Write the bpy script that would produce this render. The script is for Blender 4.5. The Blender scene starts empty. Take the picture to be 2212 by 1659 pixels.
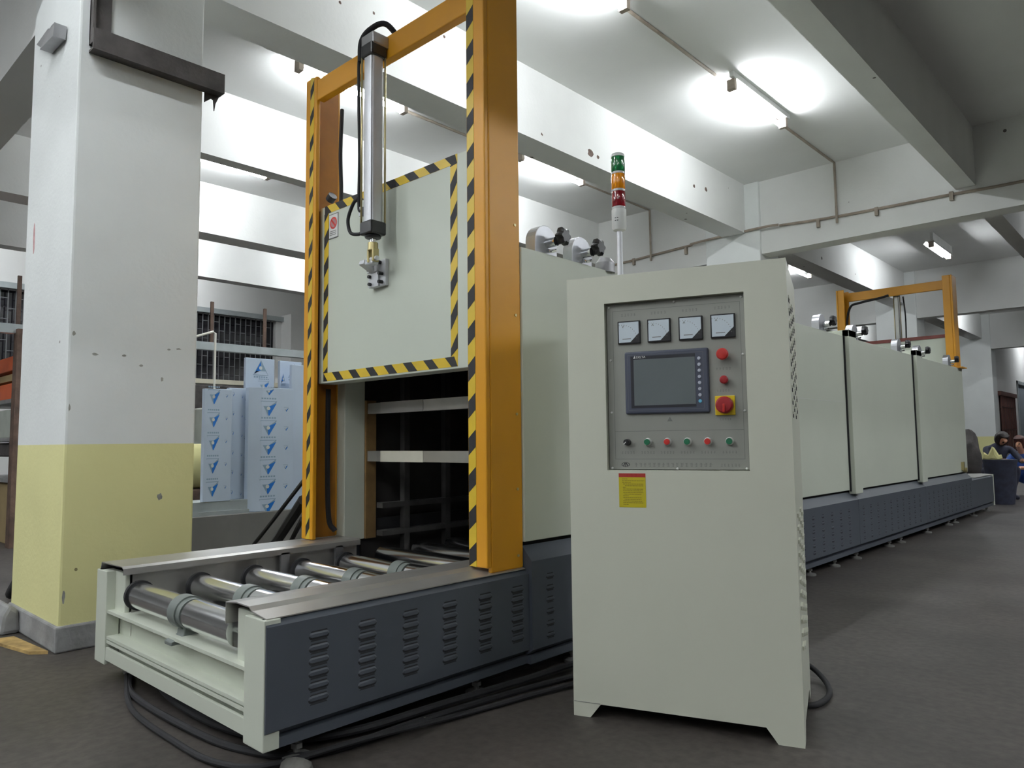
import bpy, bmesh, math, random
from mathutils import Vector, Matrix
random.seed(7)
sc = bpy.context.scene
COL = sc.collection

# ------------------------------------------------------------------ camera, world, exposure
cam_d = bpy.data.cameras.new('camera'); cam = bpy.data.objects.new('camera', cam_d); COL.objects.link(cam)
cam_d.sensor_width = 36.0; cam_d.lens = 1585.7 * 36.0 / 2212.0; cam_d.clip_start = 0.05; cam_d.clip_end = 200
def _rot(w):
    v = Vector(w); return Matrix.Rotation(v.length, 3, v.normalized())
_R = _rot((1.41960149, 0.55018558, -0.61186066))
_m = Matrix((_R[0], -_R[1], -_R[2])).transposed().to_4x4()
_m.translation = Vector((0, 0, 1.0))
cam.matrix_world = _m
sc.camera = cam
w = bpy.data.worlds.new('night'); sc.world = w; w.use_nodes = True
w.node_tree.nodes['Background'].inputs[0].default_value = (0.5, 0.6, 0.8, 1)
w.node_tree.nodes['Background'].inputs[1].default_value = 0.004
sc.view_settings.view_transform = 'Standard'; sc.view_settings.look = 'None'
sc.view_settings.gamma = 1.0; sc.view_settings.use_curve_mapping = False
EXPOSURE = 0.33
TUBE_POWER = 140.0
sc.view_settings.exposure = EXPOSURE
try:
    sc.cycles.use_denoising = True
    sc.cycles.max_bounces = 8; sc.cycles.diffuse_bounces = 5; sc.cycles.glossy_bounces = 4
    sc.cycles.sample_clamp_indirect = 6.0
except Exception:
    pass

# ------------------------------------------------------------------ materials
def lin(h):
    h = h.lstrip('#'); c = [int(h[i:i+2], 16) / 255 for i in (0, 2, 4)]
    return tuple((x / 12.92 if x <= .04045 else ((x + .055) / 1.055) ** 2.4) for x in c)
def mat(name, col, rough=.6, metal=0.0, var=.08, scale=6.0, bump=0.0, bscale=60., spots=None, coat=0.0, detail=4):
    m = bpy.data.materials.new(name); m.use_nodes = True
    nt = m.node_tree; n = nt.nodes; l = nt.links; b = n['Principled BSDF']
    if isinstance(col, str): col = lin(col)
    b.inputs['Roughness'].default_value = rough; b.inputs['Metallic'].default_value = metal
    if coat: b.inputs['Coat Weight'].default_value = coat
    tc = n.new('ShaderNodeTexCoord')
    nz = n.new('ShaderNodeTexNoise'); nz.inputs['Scale'].default_value = scale; nz.inputs['Detail'].default_value = detail
    l.new(tc.outputs['Object'], nz.inputs['Vector'])
    r = n.new('ShaderNodeMapRange'); r.inputs[1].default_value = .3; r.inputs[2].default_value = .7
    r.inputs[3].default_value = 1 - var; r.inputs[4].default_value = 1 + var
    l.new(nz.outputs['Fac'], r.inputs[0])
    mx = n.new('ShaderNodeVectorMath'); mx.operation = 'SCALE'; mx.inputs[0].default_value = col
    l.new(r.outputs[0], mx.inputs['Scale'])
    out = mx.outputs[0]
    if spots:
        sscale, thr, scol = spots
        vo = n.new('ShaderNodeTexVoronoi'); vo.inputs['Scale'].default_value = sscale; l.new(tc.outputs['Object'], vo.inputs['Vector'])
        wn = n.new('ShaderNodeTexNoise'); wn.inputs['Scale'].default_value = sscale * .6; l.new(tc.outputs['Object'], wn.inputs['Vector'])
        ad = n.new('ShaderNodeMath'); ad.operation = 'MULTIPLY_ADD'; ad.inputs[1].default_value = -.5; l.new(wn.outputs['Fac'], ad.inputs[0])
        l.new(vo.outputs['Distance'], ad.inputs[2])
        lt = n.new('ShaderNodeMath'); lt.operation = 'LESS_THAN'; lt.inputs[1].default_value = thr; l.new(ad.outputs[0], lt.inputs[0])
        mm = n.new('ShaderNodeMix'); mm.data_type = 'RGBA'; l.new(lt.outputs[0], mm.inputs['Factor'])
        l.new(out, mm.inputs[6]); mm.inputs[7].default_value = (*scol, 1); out = mm.outputs[2]
    l.new(out, b.inputs['Base Color'])
    if bump:
        nb = n.new('ShaderNodeTexNoise'); nb.inputs['Scale'].default_value = bscale; nb.inputs['Detail'].default_value = 3
        l.new(tc.outputs['Object'], nb.inputs['Vector'])
        bp = n.new('ShaderNodeBump'); bp.inputs['Strength'].default_value = bump; bp.inputs['Distance'].default_value = .01
        l.new(nb.outputs['Fac'], bp.inputs['Height']); l.new(bp.outputs[0], b.inputs['Normal'])
    return m
def emis(name, col, s):
    m = bpy.data.materials.new(name); m.use_nodes = True; n = m.node_tree.nodes; n.clear()
    o = n.new('ShaderNodeOutputMaterial'); e = n.new('ShaderNodeEmission'); e.inputs[0].default_value = (*col, 1); e.inputs[1].default_value = s
    m.node_tree.links.new(e.outputs[0], o.inputs[0]); return m

M = {}
M['plaster'] = mat('white_plaster', (.76, .765, .75), .85, var=.05, scale=1.3, bump=.15, bscale=30, spots=(3.1, -.262, (.12, .11, .1)))
M['ceil'] = mat('ceiling_paint', (.77, .775, .765), .9, var=.04, scale=.9, bump=.1, bscale=20)
M['wall'] = mat('wall_paint', (.70, .70, .69), .9, var=.05, scale=1.0)
M['plinth'] = mat('bare_plaster', (.25, .25, .25), .9, var=.35, scale=5, bump=.5, bscale=25)
M['beige'] = mat('machine_white', (.59, .62, .53), .38, var=.025, scale=2.2, bump=.03, bscale=300)
M['cabinet'] = mat('cabinet_white', (.605, .615, .515), .42, var=.025, scale=2.0, bump=.03, bscale=300)
M['doorp'] = mat('door_white', (.555, .595, .515), .4, var=.02, scale=2.0)
M['orange'] = mat('orange_paint', (.64, .29, .010), .42, var=.05, scale=3)
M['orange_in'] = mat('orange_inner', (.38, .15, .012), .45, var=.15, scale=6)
M['tape_y'] = mat('yellow_tape', (.66, .46, .035), .4, var=.06, scale=9)
M['tape_k'] = mat('black_tape', (.010, .010, .012), .65, var=.1)
M['grey'] = mat('grey_blue_paint', (.062, .072, .090), .45, var=.06, scale=3)
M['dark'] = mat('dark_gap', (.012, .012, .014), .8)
M['slot'] = mat('slot_dark', (.02, .021, .024), .8)
M['roller'] = mat('roller_chrome', (.90, .91, .93), .19, 1.0, var=.04, scale=8)
M['chrome'] = mat('chrome', (.72, .73, .75), .13, 1.0, var=.04, scale=8)
M['steel'] = mat('stainless', (.44, .43, .41), .38, .7, var=.10, scale=5)
M['satin'] = mat('satin_aluminium', (.50, .51, .54), .38, .75, var=.08, scale=12)
M['dim'] = mat('dark_grey_steel', (.085, .082, .078), .5, .5, var=.25, scale=7)  # dark grey for the inner uprights and rails
M['sleeve'] = mat('cream_reflection', (.62, .60, .50), .5)  # colours of the reflection painted on the guard bars, also the next one
M['refl_grey'] = mat('grey_white_reflection', (.45, .44, .42), .5, var=.1)
M['steel_d'] = mat('dull_steel', (.36, .36, .37), .4, .8, var=.15, scale=6)
M['mirror'] = mat('polished_steel', (.75, .75, .74), .09, 1.0, var=.03)
M['alu'] = mat('aluminium', (.66, .67, .70), .40, .4, var=.05, scale=10)
M['bronze'] = mat('zinc_yellow', (.55, .47, .24), .35, .8, var=.1)
M['black'] = mat('black_plastic', (.012, .012, .014), .35)
M['rubber'] = mat('black_rubber', (.008, .008, .010), .8, var=.2, scale=20)
M['collar'] = mat('grey_green_cast', (.16, .18, .17), .45, var=.1)
M['rust'] = mat('rusty_brown', (.10, .062, .045), .75, var=.4, scale=9, bump=.3)
M['darksteel'] = mat('rusty_dark_steel', (.060, .054, .052), .7, .2, var=.45, scale=7, bump=.3)
M['lining'] = mat('oven_lining', (.035, .032, .030), .6, .3, var=.3, scale=5)
M['wood'] = mat('brown_frame', (.20, .12, .045), .6, var=.25, scale=8)
M['redbrown'] = mat('red_primer', (.16, .035, .028), .6, var=.2, scale=8)
M['panel'] = mat('instrument_panel', (.30, .305, .275), .42, .25, var=.03, scale=3)
M['bezel'] = mat('bezel_navy', (.048, .056, .085), .5, var=.06)
M['bezel2'] = mat('bezel_black', (.012, .013, .02), .4)
M['screen'] = mat('screen_glass', (.115, .135, .138), .3, var=.04)
M['face'] = mat('dial_white', (.60, .68, .74), .5, var=.02)
M['ink'] = mat('ink_black', (.02, .02, .025), .6)
M['faint'] = mat('faint_print', (.17, .175, .165), .6)
M['red'] = mat('red_plastic', (.50, .028, .022), .35)
M['red_d'] = mat('red_dark', (.30, .016, .02), .35)
M['green'] = mat('green_plastic', (.012, .14, .065), .35)
M['yellow'] = mat('yellow_plate', (.72, .52, .01), .4)
M['stk_y'] = mat('sticker_yellow', (.50, .42, .01), .5, var=.03)
M['stk_ink'] = mat('sticker_ink', (.22, .18, .01), .6)
M['stk_r'] = mat('sticker_red', (.36, .03, .02), .5)
M['whitepl'] = mat('white_plastic', (.68, .69, .67), .4)
M['button_l'] = mat('light_button', (.42, .45, .52), .4)
M['button_b'] = mat('blue_button', (.12, .42, .62), .4)
def lens(name, col):
    m = mat(name, col, .12, var=.05, scale=30)
    b = m.node_tree.nodes['Principled BSDF']; b.inputs['Transmission Weight'].default_value = .25; b.inputs['Coat Weight'].default_value = .5
    return m
M['l_green'] = lens('lens_green', (.012, .17, .05)); M['l_amber'] = lens('lens_amber', (.85, .30, .008)); M['l_red'] = lens('lens_red', (.22, .008, .014))
M['clear'] = lens('lens_clear', (.75, .76, .76))
M['film'] = mat('film_blue_white', (.55, .64, .77), .35, var=.05, scale=2.5, bump=.12, bscale=6)
M['logo_b'] = mat('logo_blue', (.012, .17, .60), .35)
M['logo_g'] = mat('logo_pale', (.27, .38, .50), .35)
M['paleyellow'] = mat('pale_yellow_foam', (.68, .64, .30), .8, var=.06)
M['greybox'] = mat('grey_steel_box', (.20, .195, .185), .5, .3, var=.12, scale=3)
M['galv'] = mat('galvanised', (.42, .46, .47), .5, .5, var=.12, scale=5)
M['crate_o'] = mat('orange_crate', (.55, .10, .025), .5)
M['crate_g'] = mat('pale_box', (.42, .45, .40), .7)
M['card'] = mat('cardboard', (.32, .24, .12), .8)
M['navy'] = mat('navy_cloth', (.03, .034, .06), .8, var=.3, scale=12)
M['blue'] = mat('blue_cloth', (.05, .12, .40), .8)
M['skin'] = mat('skin', (.50, .25, .15), .5)
M['hair'] = mat('black_hair', (.018, .012, .012), .5)
M['hair2'] = mat('brown_hair', (.06, .018, .014), .5)
M['winglass'] = mat('night_glass', (.012, .011, .016), .08)
M['bar'] = mat('grille_grey', (.13, .135, .14), .6, .2)
M['grille_b'] = mat('grille_brown', (.10, .04, .03), .6)
M['conduit'] = mat('conduit', (.32, .27, .22), .6, var=.2)
M['cream'] = mat('cream_ledge', (.56, .53, .42), .8)
M['doorgrey'] = mat('door_greyblue', (.22, .25, .28), .5)
M['pipew'] = mat('white_pipe', (.72, .70, .62), .4)
M['tube'] = emis('tube_glow', (.93, .97, 1.0), TUBE_POWER)
M['rubble'] = mat('dark_rubble', (.09, .088, .08), .9, var=.3, scale=12)
M['footm'] = mat('foot_steel', (.22, .22, .21), .5, .4, var=.2)
M['sand'] = mat('ochre_board', (.36, .24, .09), .8, var=.4, scale=14)

def floor_mat():
    m = mat('concrete_floor', (.042, .0355, .0315), .55, var=.32, scale=1.7, bump=.25, bscale=14, detail=8)
    nt = m.node_tree; n = nt.nodes; l = nt.links; b = n['Principled BSDF']
    src = b.inputs['Base Color'].links[0].from_socket
    tc = n['Texture Coordinate'] if 'Texture Coordinate' in n else [k for k in n if k.type == 'TEX_COORD'][0]
    n2 = n.new('ShaderNodeTexNoise'); n2.inputs['Scale'].default_value = 28; n2.inputs['Detail'].default_value = 6; l.new(tc.outputs['Object'], n2.inputs['Vector'])
    r = n.new('ShaderNodeMapRange'); r.inputs[1].default_value = .35; r.inputs[2].default_value = .65; r.inputs[3].default_value = .72; r.inputs[4].default_value = 1.28
    l.new(n2.outputs['Fac'], r.inputs[0])
    v = n.new('ShaderNodeVectorMath'); v.operation = 'SCALE'; l.new(src, v.inputs[0]); l.new(r.outputs[0], v.inputs['Scale']); l.new(v.outputs[0], b.inputs['Base Color'])
    n3 = n.new('ShaderNodeTexNoise'); n3.inputs['Scale'].default_value = .8; n3.inputs['Detail'].default_value = 5; l.new(tc.outputs['Object'], n3.inputs['Vector'])
    rr = n.new('ShaderNodeMapRange'); rr.inputs[3].default_value = .42; rr.inputs[4].default_value = .75; l.new(n3.outputs['Fac'], rr.inputs[0]); l.new(rr.outputs[0], b.inputs['Roughness'])
    return m
M['floor'] = floor_mat()
def pillar_mat():
    # two coats of paint: white above one metre, yellow below (edge fixed at z = 1.012)
    m = mat('pillar_paint', (.76, .785, .775), .8, var=.05, scale=1.6, bump=.15, bscale=40, spots=(7.0, -.262, (.25, .24, .22)))
    nt = m.node_tree; n = nt.nodes; l = nt.links; b = n['Principled BSDF']
    src = b.inputs['Base Color'].links[0].from_socket
    tc = [k for k in n if k.type == 'TEX_COORD'][0]
    sp = n.new('ShaderNodeSeparateXYZ'); l.new(tc.outputs['Object'], sp.inputs[0])
    lt = n.new('ShaderNodeMath'); lt.operation = 'LESS_THAN'; lt.inputs[1].default_value = 1.012; l.new(sp.outputs['Z'], lt.inputs[0])
    v = n.new('ShaderNodeVectorMath'); v.operation = 'MULTIPLY'; v.inputs[1].default_value = (1.0, .93, .46); l.new(src, v.inputs[0])
    mm = n.new('ShaderNodeMix'); mm.data_type = 'RGBA'; l.new(lt.outputs[0], mm.inputs['Factor']); l.new(src, mm.inputs[6]); l.new(v.outputs[0], mm.inputs[7])
    l.new(mm.outputs[2], b.inputs['Base Color']); return m
M['pillar'] = pillar_mat()

# ------------------------------------------------------------------ geometry helpers
def B(): return bmesh.new()
def box(bm, x0, x1, y0, y1, z0, z1, mi=0):
    v = [bm.verts.new((x, y, z)) for z in (z0, z1) for y in (y0, y1) for x in (x0, x1)]
    for q in ((0, 2, 3, 1), (4, 5, 7, 6), (0, 1, 5, 4), (2, 6, 7, 3), (0, 4, 6, 2), (1, 3, 7, 5)):
        f = bm.faces.new([v[i] for i in q]); f.material_index = mi
    return bm
def prism(bm, pts, ax, a0, a1, mi=0):
    def P(p, a): return {'x': (a, p[0], p[1]), 'y': (p[0], a, p[1]), 'z': (p[0], p[1], a)}[ax]
    A = [bm.verts.new(P(p, a0)) for p in pts]; C = [bm.verts.new(P(p, a1)) for p in pts]; k = len(pts)
    for i in range(k):
        f = bm.faces.new((A[i], A[(i + 1) % k], C[(i + 1) % k], C[i])); f.material_index = mi
    for s in (A[::-1], C):
        f = bm.faces.new(s); f.material_index = mi
    return bm
def frame_of(d):
    d = Vector(d).normalized(); a = Vector((0, 0, 1)) if abs(d.z) < .9 else Vector((1, 0, 0))
    u = d.cross(a).normalized(); return u, d.cross(u).normalized()
def cyl(bm, p0, p1, r, seg=20, r2=None, mi=0, smooth=True):
    p0 = Vector(p0); p1 = Vector(p1); u, v = frame_of(p1 - p0); r2 = r if r2 is None else r2
    A = []; C = []
    for i in range(seg):
        t = 2 * math.pi * i / seg; d = u * math.cos(t) + v * math.sin(t)
        A.append(bm.verts.new(p0 + d * r)); C.append(bm.verts.new(p1 + d * r2))
    for i in range(seg):
        f = bm.faces.new((A[i], A[(i + 1) % seg], C[(i + 1) % seg], C[i])); f.smooth = smooth; f.material_index = mi
    for s in (A[::-1], C):
        f = bm.faces.new(s); f.material_index = mi
    return bm
def ring(bm, p0, p1, r_out, r_in, seg=24, mi=0):
    p0 = Vector(p0); p1 = Vector(p1); u, v = frame_of(p1 - p0); L = []
    for i in range(seg):
        t = 2 * math.pi * i / seg; d = u * math.cos(t) + v * math.sin(t)
        L.append([bm.verts.new(q) for q in (p0 + d * r_out, p1 + d * r_out, p1 + d * r_in, p0 + d * r_in)])
    for i in range(seg):
        a = L[i]; b = L[(i + 1) % seg]
        for k in range(4):
            f = bm.faces.new((a[k], b[k], b[(k + 1) % 4], a[(k + 1) % 4])); f.material_index = mi; f.smooth = k in (0, 2)
    return bm
def spline(pts, n=8):
    P = [Vector(p) for p in pts]; P = [P[0] * 2 - P[1]] + P + [P[-1] * 2 - P[-2]]; out = []
    for i in range(1, len(P) - 2):
        for k in range(n):
            t = k / n; a, b, c, d = P[i-1:i+3]
            out.append(.5 * ((2 * b) + (c - a) * t + (2 * a - 5 * b + 4 * c - d) * t * t + (3 * b - a - 3 * c + d) * t ** 3))
    out.append(P[-2]); return out
def tube(bm, pts, r, seg=8, n=8, mi=0, smooth_path=True):
    Q = spline(pts, n) if smooth_path else [Vector(p) for p in pts]
    u = None; rings = []
    for i, p in enumerate(Q):
        d = (Q[min(i + 1, len(Q) - 1)] - Q[max(i - 1, 0)]).normalized()
        if u is None: u, _ = frame_of(d)
        u = (u - d * u.dot(d)).normalized(); v = d.cross(u)
        rings.append([bm.verts.new(p + (u * math.cos(2 * math.pi * k / seg) + v * math.sin(2 * math.pi * k / seg)) * r) for k in range(seg)])
    for a, b in zip(rings, rings[1:]):
        for k in range(seg):
            f = bm.faces.new((a[k], a[(k + 1) % seg], b[(k + 1) % seg], b[k])); f.smooth = True; f.material_index = mi
    for s in (rings[0][::-1], rings[-1]):
        f = bm.faces.new(s); f.material_index = mi
    return bm
def lathe(bm, prof, c, ax='z', seg=24, mi=0):
    c = Vector(c); R = []
    for (r, h) in prof:
        row = []
        for i in range(seg):
            t = 2 * math.pi * i / seg; a, b = r * math.cos(t), r * math.sin(t)
            row.append(bm.verts.new(c + Vector({'z': (a, b, h), 'x': (h, a, b), 'y': (a, h, b)}[ax])))
        R.append(row)
    for a, b in zip(R, R[1:]):
        for k in range(seg):
            f = bm.faces.new((a[k], a[(k + 1) % seg], b[(k + 1) % seg], b[k])); f.smooth = True; f.material_index = mi
    for s in (R[0][::-1], R[-1]):
        f = bm.faces.new(s); f.material_index = mi
    return bm
def quad(bm, pts, mi=0):
    f = bm.faces.new([bm.verts.new(p) for p in pts]); f.material_index = mi; return bm

W = {}
def link(o): COL.objects.link(o); return o
def setm(o, label=None, cat=None, group=None, kind=None):
    if label: o['label'] = label
    if cat: o['category'] = cat
    if group: o['group'] = group
    if kind: o['kind'] = kind
    return o
def thing(name, label, cat, loc=(0, 0, 0), rz=0, group=None, local=False):
    o = link(bpy.data.objects.new(name, None)); o.location = loc; o.rotation_euler = (0, 0, rz); o.empty_display_size = .1
    W[o] = Vector((0, 0, 0)) if local else Vector(loc)
    return setm(o, label, cat, group)
def part(name, bm, mats, parent=None, bevel=0, label=None, kind=None, flip=True):
    if flip: bmesh.ops.recalc_face_normals(bm, faces=bm.faces[:])
    for e in bm.edges:
        if len(e.link_faces) == 2 and e.calc_face_angle(0) > .65: e.smooth = False
    off = W.get(parent, Vector((0, 0, 0)))
    if off.length: bmesh.ops.translate(bm, verts=bm.verts[:], vec=-off)
    me = bpy.data.meshes.new(name); bm.to_mesh(me); bm.free()
    for k in (mats if isinstance(mats, (list, tuple)) else [mats]): me.materials.append(M[k] if isinstance(k, str) else k)
    o = link(bpy.data.objects.new(name, me)); o.parent = parent; W[o] = off
    if bevel:
        b = o.modifiers.new('bevel', 'BEVEL'); b.width = bevel; b.segments = 2; b.limit_method = 'ANGLE'; b.angle_limit = math.radians(40)
    if label: o['label'] = label
    if kind: o['kind'] = kind
    return o
def single(name, bm, mats, label, cat, group=None, bevel=0, kind=None, base=None):
    """a thing that is one mesh: origin at its base"""
    vs = [v.co for v in bm.verts]; lo = Vector([min(v[i] for v in vs) for i in range(3)]); hi = Vector([max(v[i] for v in vs) for i in range(3)])
    c = Vector(((lo.x + hi.x) / 2, (lo.y + hi.y) / 2, lo.z))
    bmesh.ops.translate(bm, verts=bm.verts[:], vec=-c)
    o = part(name, bm, mats, None, bevel); o.location = c; W[o] = c
    return setm(o, label, cat, group, kind)
def struct(name, bm, mats, parent=None, bevel=0):
    o = part(name, bm, mats, parent, bevel)
    if parent is None: o['kind'] = 'structure'
    return o
def copy_part(o, parent, loc=None):
    c = link(o.copy()); c.parent = parent
    if loc is not None: c.location = loc
    for ch in list(o.children): copy_part(ch, c)
    return c
def copy_tree(o, loc, rz=None, label=None):
    kids = list(o.children)
    c = link(o.copy()); c.location = loc
    if rz is not None: c.rotation_euler = (0, 0, rz)
    if label: c['label'] = label
    for ch in kids: copy_part(ch, c)
    return c
def text_bm(body, size, depth=.0004):
    cu = bpy.data.curves.new('t', 'FONT'); cu.body = body; cu.size = size; cu.extrude = depth; cu.resolution_u = 2
    o = bpy.data.objects.new('t', cu); COL.objects.link(o)
    dg = bpy.context.evaluated_depsgraph_get(); me = bpy.data.meshes.new_from_object(o.evaluated_get(dg))
    bm = bmesh.new(); bm.from_mesh(me); bpy.data.objects.remove(o); bpy.data.curves.remove(cu); bpy.data.meshes.remove(me)
    return bm

# ------------------------------------------------------------------ the hall
ZC = 4.5; ZB = 3.82; ZX = 3.5
struct('floor', box(B(), -14.8, 14, -9.2, 36.2, -.2, 0), 'floor')
struct('ceiling', box(B(), -14.8, 14, -9.2, 36.2, ZC, ZC + .2), 'ceil')
# left outer wall with a strip window
wy0, wy1, wz0, wz1 = 0.2, 8.12, 2.33, 3.68
wl = B(); X0, X1 = -14.8, -14.6
box(wl, X0, X1, -9.2, 36.2, 0, wz0); box(wl, X0, X1, -9.2, 36.2, wz1, ZC)
box(wl, X0, X1, -9.2, wy0, wz0, wz1); box(wl, X0, X1, wy1, 36.2, wz0, wz1)
struct('wall_left', wl, 'wall')
struct('wall_right', box(B(), 14, 14.2, -9.2, 36.2, 0, ZC), 'wall')
struct('wall_back', box(B(), -14.8, 14, 36, 36.2, 0, ZC), 'wall')
struct('wall_front', box(B(), -14.8, 14, -9.2, -9.0, 0, ZC), 'wall')
win = struct('window_1', box(B(), -14.76, -14.73, wy0, wy1, wz0, wz1), 'winglass')
part('window_sill', box(B(), -14.65, -14.5, wy0 - .1, wy1 + .1, wz0 - .09, wz0), 'cream', win)
part('window_head', box(B(), -14.62, -14.5, wy0 - .1, wy1 + 1.4, wz1, wz1 + .1), 'galv', win)
b0 = None; y = wy0 + .1; k = 0
while y < wy1 - .03:
    if b0 is None:
        b0 = part('window_bar', box(B(), -14.63, -14.61, -.008, .008, wz0, wz1), 'bar', win); b0.location = (0, y, 0)
    else: copy_part(b0, win, (0, y, 0))
    y += .115; k += 1
rg = B(); y = wy0 + .1; k = 0
while y < wy1 - .15:
    for j in range(4):
        z = wz0 + .12 + j * .36 + (.18 if k % 2 else 0)
        if z < wz1: box(rg, -14.628, -14.612, y, y + .115, z - .006, z + .006)
    y += .115; k += 1
part('window_rung', rg, 'bar', win, kind='stuff')
# partition on the right, far behind the furnace, with a barred window and a door
pt = B(); px0, px1 = -4.4, -4.2
box(pt, px0, px1, 25.1, 25.3, 0, ZC); box(pt, px0, px1, 25.3, 27.55, 0, .55); box(pt, px0, px1, 25.3, 27.55, 2.25, ZC)
box(pt, px0, px1, 27.55, 28.4, 0, ZC); box(pt, px0, px1, 28.4, 31.0, 2.75, ZC); box(pt, px0, px1, 31.0, 36, 0, ZC)
struct('wall_partition', pt, 'wall')
w2 = struct('window_2', box(B(), -4.33, -4.31, 25.3, 27.55, .55, 2.25), 'winglass')
part('window_head', box(B(), -4.2, -4.1, 25.1, 27.65, 2.2, 2.32), 'grille_b', w2)
part('window_rail', box(B(), -4.17, -4.13, 25.3, 27.55, 1.85, 1.88), 'grille_b', w2)
part('window_rail', box(B(), -4.17, -4.13, 25.3, 27.55, 1.2, 1.23), 'grille_b', w2)
bb = None
for i in range(9):
    yy = 25.38 + i * .265
    if bb is None: bb = part('window_bar', box(B(), -4.17, -4.13, -.03, .03, .55, 2.22), 'grille_b', w2); bb.location = (0, yy, 0)
    else: copy_part(bb, w2, (0, yy, 0))
d1 = struct('door_1', box(B(), -4.3, -4.24, 28.4, 31.0, 0, 2.75), 'doorgrey')
part('door_frame', box(box(B(), -4.24, -4.17, 28.34, 28.46, 0, 2.8), -4.24, -4.17, 28.34, 31.05, 2.7, 2.8), 'galv', d1)
# beams along the hall
BX = [(-12.27, -12.03), (-9.85, -9.49), (-7.04, -6.87), (-4.70, -4.37), (-1.86, -1.66), (.75, 1.0), (3.3, 3.55), (5.9, 6.15), (8.5, 8.75), (11.1, 11.35)]
for a, b in BX:
    bo = struct('ceiling_beam', box(B(), a, b, -9.0, 36, ZB, ZC), 'plaster')
    if a == -4.70: B1 = bo
for xa, xb, a, b in ((-14.6, -4.972, 1.17, 1.47), (-4.115, 14, 1.17, 1.47), (-14.6, 14, 9.46, 9.74), (-14.6, 14, 16.97, 17.25), (-14.6, 14, 24.5, 24.78)):
    struct('cross_beam', box(B(), xa, xb, a, b, ZX, ZC), 'plaster')
def pillar(x0, x1, y0, y1, plinth=True):
    o = struct('pillar', box(B(), x0, x1, y0, y1, 0, ZC), 'pillar', bevel=.012)
    if plinth:
        p = B(); e = .012
        box(p, x0 - e, x1 + e, y0 - e, y1 + e, 0, .128)
        part('plinth', p, 'plinth', o, bevel=.01)
    return o
PIL = pillar(-4.97, -4.117, 1.155, 1.805)
for yy in (9.41, 16.92, 24.45): pillar(-4.97, -4.17, yy, yy + .6)
for yy in (1.155, 9.41, 16.92, 24.45): pillar(5.6, 6.4, yy, yy + .6)
struct('pillar', box(B(), -14.6, -14.2, 8.25, 9.0, 0, ZB), 'wall')

# strip lights -------------------------------------------------------
def make_light(label, loc, group=None, hood=False):
    t = thing('fluorescent_light', label, 'light', loc, group=group, local=True)
    part('batten', box(B(), .025, .07, -.66, .66, .075, .21 if hood else .13), 'whitepl', t, bevel=.004)
    part('tube', cyl(B(), (0, -.6, 0), (0, .6, 0), .021, 12), 'tube', t)
    if hood: part('reflector', prism(B(), [(-.085, .024), (-.045, .066), (.045, .066), (.085, .024), (.085, .030), (.045, .072), (-.045, .072), (-.085, .030)], 'y', -.66, .66), 'whitepl', t)
    for s in (-1, 1):
        so = B(); box(so, -.022, .06, s * .6 - (.03 if s > 0 else .02), s * .6 + (.02 if s > 0 else .03), -.03, .075)
        part('lamp_holder', so, 'conduit', t, bevel=.004)
    return t
ZT = 4.37
vis = {(-3.09, 4.03): 'bright strip light cut off by the top edge, nearest to the yellow gate post',
       (-3.09, 7.03): 'bright strip light on the ceiling above the control cabinet, with two white glow patches',
       (-5.73, 3.96): 'bright strip light seen behind the gate crossbeam and the air cylinder',
       (-5.73, 6.92): 'bright strip light just right of the near gate post, behind the signal tower',
       (-8.43, 3.93): 'bright strip light beside the near pillar, left of the far gate post',
       (-3.2, 15.1): 'small bright strip light high above the second yellow gate',
       (-5.75, 14.7): 'small strip light peeping out past the top right corner of the control cabinet'}
first = None
lights = list(vis)
G = 'unseen ceiling strip lights, some inferred and many added as fill'
hid = [(-8.43, 6.9), (-11.0, 4.6), (-11.0, 7.6), (-13.3, 5.4), (-13.3, 1.9), (-8.43, 14.7), (-.4, 14.7), (-3.1, 21.5), (-5.75, 21.5), (-3.1, 29.5)] + [(x, y) for y in (-1.6, -4.6) for x in (-8.43, -5.73, -3.09, -.4, 2.2)] + [(-3.09, .1), (-3.09, -3.1), (-5.73, -3.1), (2.2, 5.4), (2.2, 8.5), (2.2, 11.7), (2.2, 14.7), (-.4, 18.5), (-.4, 21.5), (2.2, 3.9), (2.2, 7.0), (4.7, 3.9), (4.7, 7.0)]  # unseen tubes: some inferred from lit beams and walls, many added as fill
proto = None; hooded = None
for p in lights + hid:
    lab = vis.get(p, 'unseen ceiling strip light of one white tube, from the inferred and added fill set'); g = None if p in vis else G
    if p == (-3.2, 15.1):
        if hooded is None: hooded = make_light(lab, (-3.16, 14.5, 4.27), g, True)
        continue
    if proto is None: proto = make_light(lab, (p[0], p[1], ZT), g)
    else:
        c = copy_tree(proto, (p[0], p[1], ZT), label=lab)
        if g: c['group'] = g
        elif 'group' in c: del c['group']
# conduits
cd = thing('conduit', 'thin brown conduit clipped along the face of the cross beam', 'pipe', (-3.1, 9.44, 3.7))
part('pipe', tube(B(), [(-9, 9.44, 3.76), (-6.7, 9.44, 3.765), (-5.9, 9.44, 3.79), (-5.2, 9.44, 3.82)], .017, 6, 5), 'conduit', cd)
part('pipe', tube(B(), [(-5.2, 9.39, 3.82), (-4.9, 9.385, 3.83), (-4.1, 9.385, 3.84), (-3.9, 9.39, 3.83)], .017, 6, 5), 'conduit', cd)
part('pipe', tube(B(), [(-3.9, 9.43, 3.83), (-3.15, 9.44, 3.79), (-2, 9.44, 3.77), (-1.2, 9.44, 3.75), (.5, 9.44, 3.76), (3, 9.44, 3.77)], .017, 6, 5), 'conduit', cd)
for x in (-6.2, -5.3, -3.4, -2.7, -1.9): part('pipe_clip', box(B(), x - .02, x + .02, 9.42, 9.458, 3.70, 3.80), 'conduit', cd)
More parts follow.
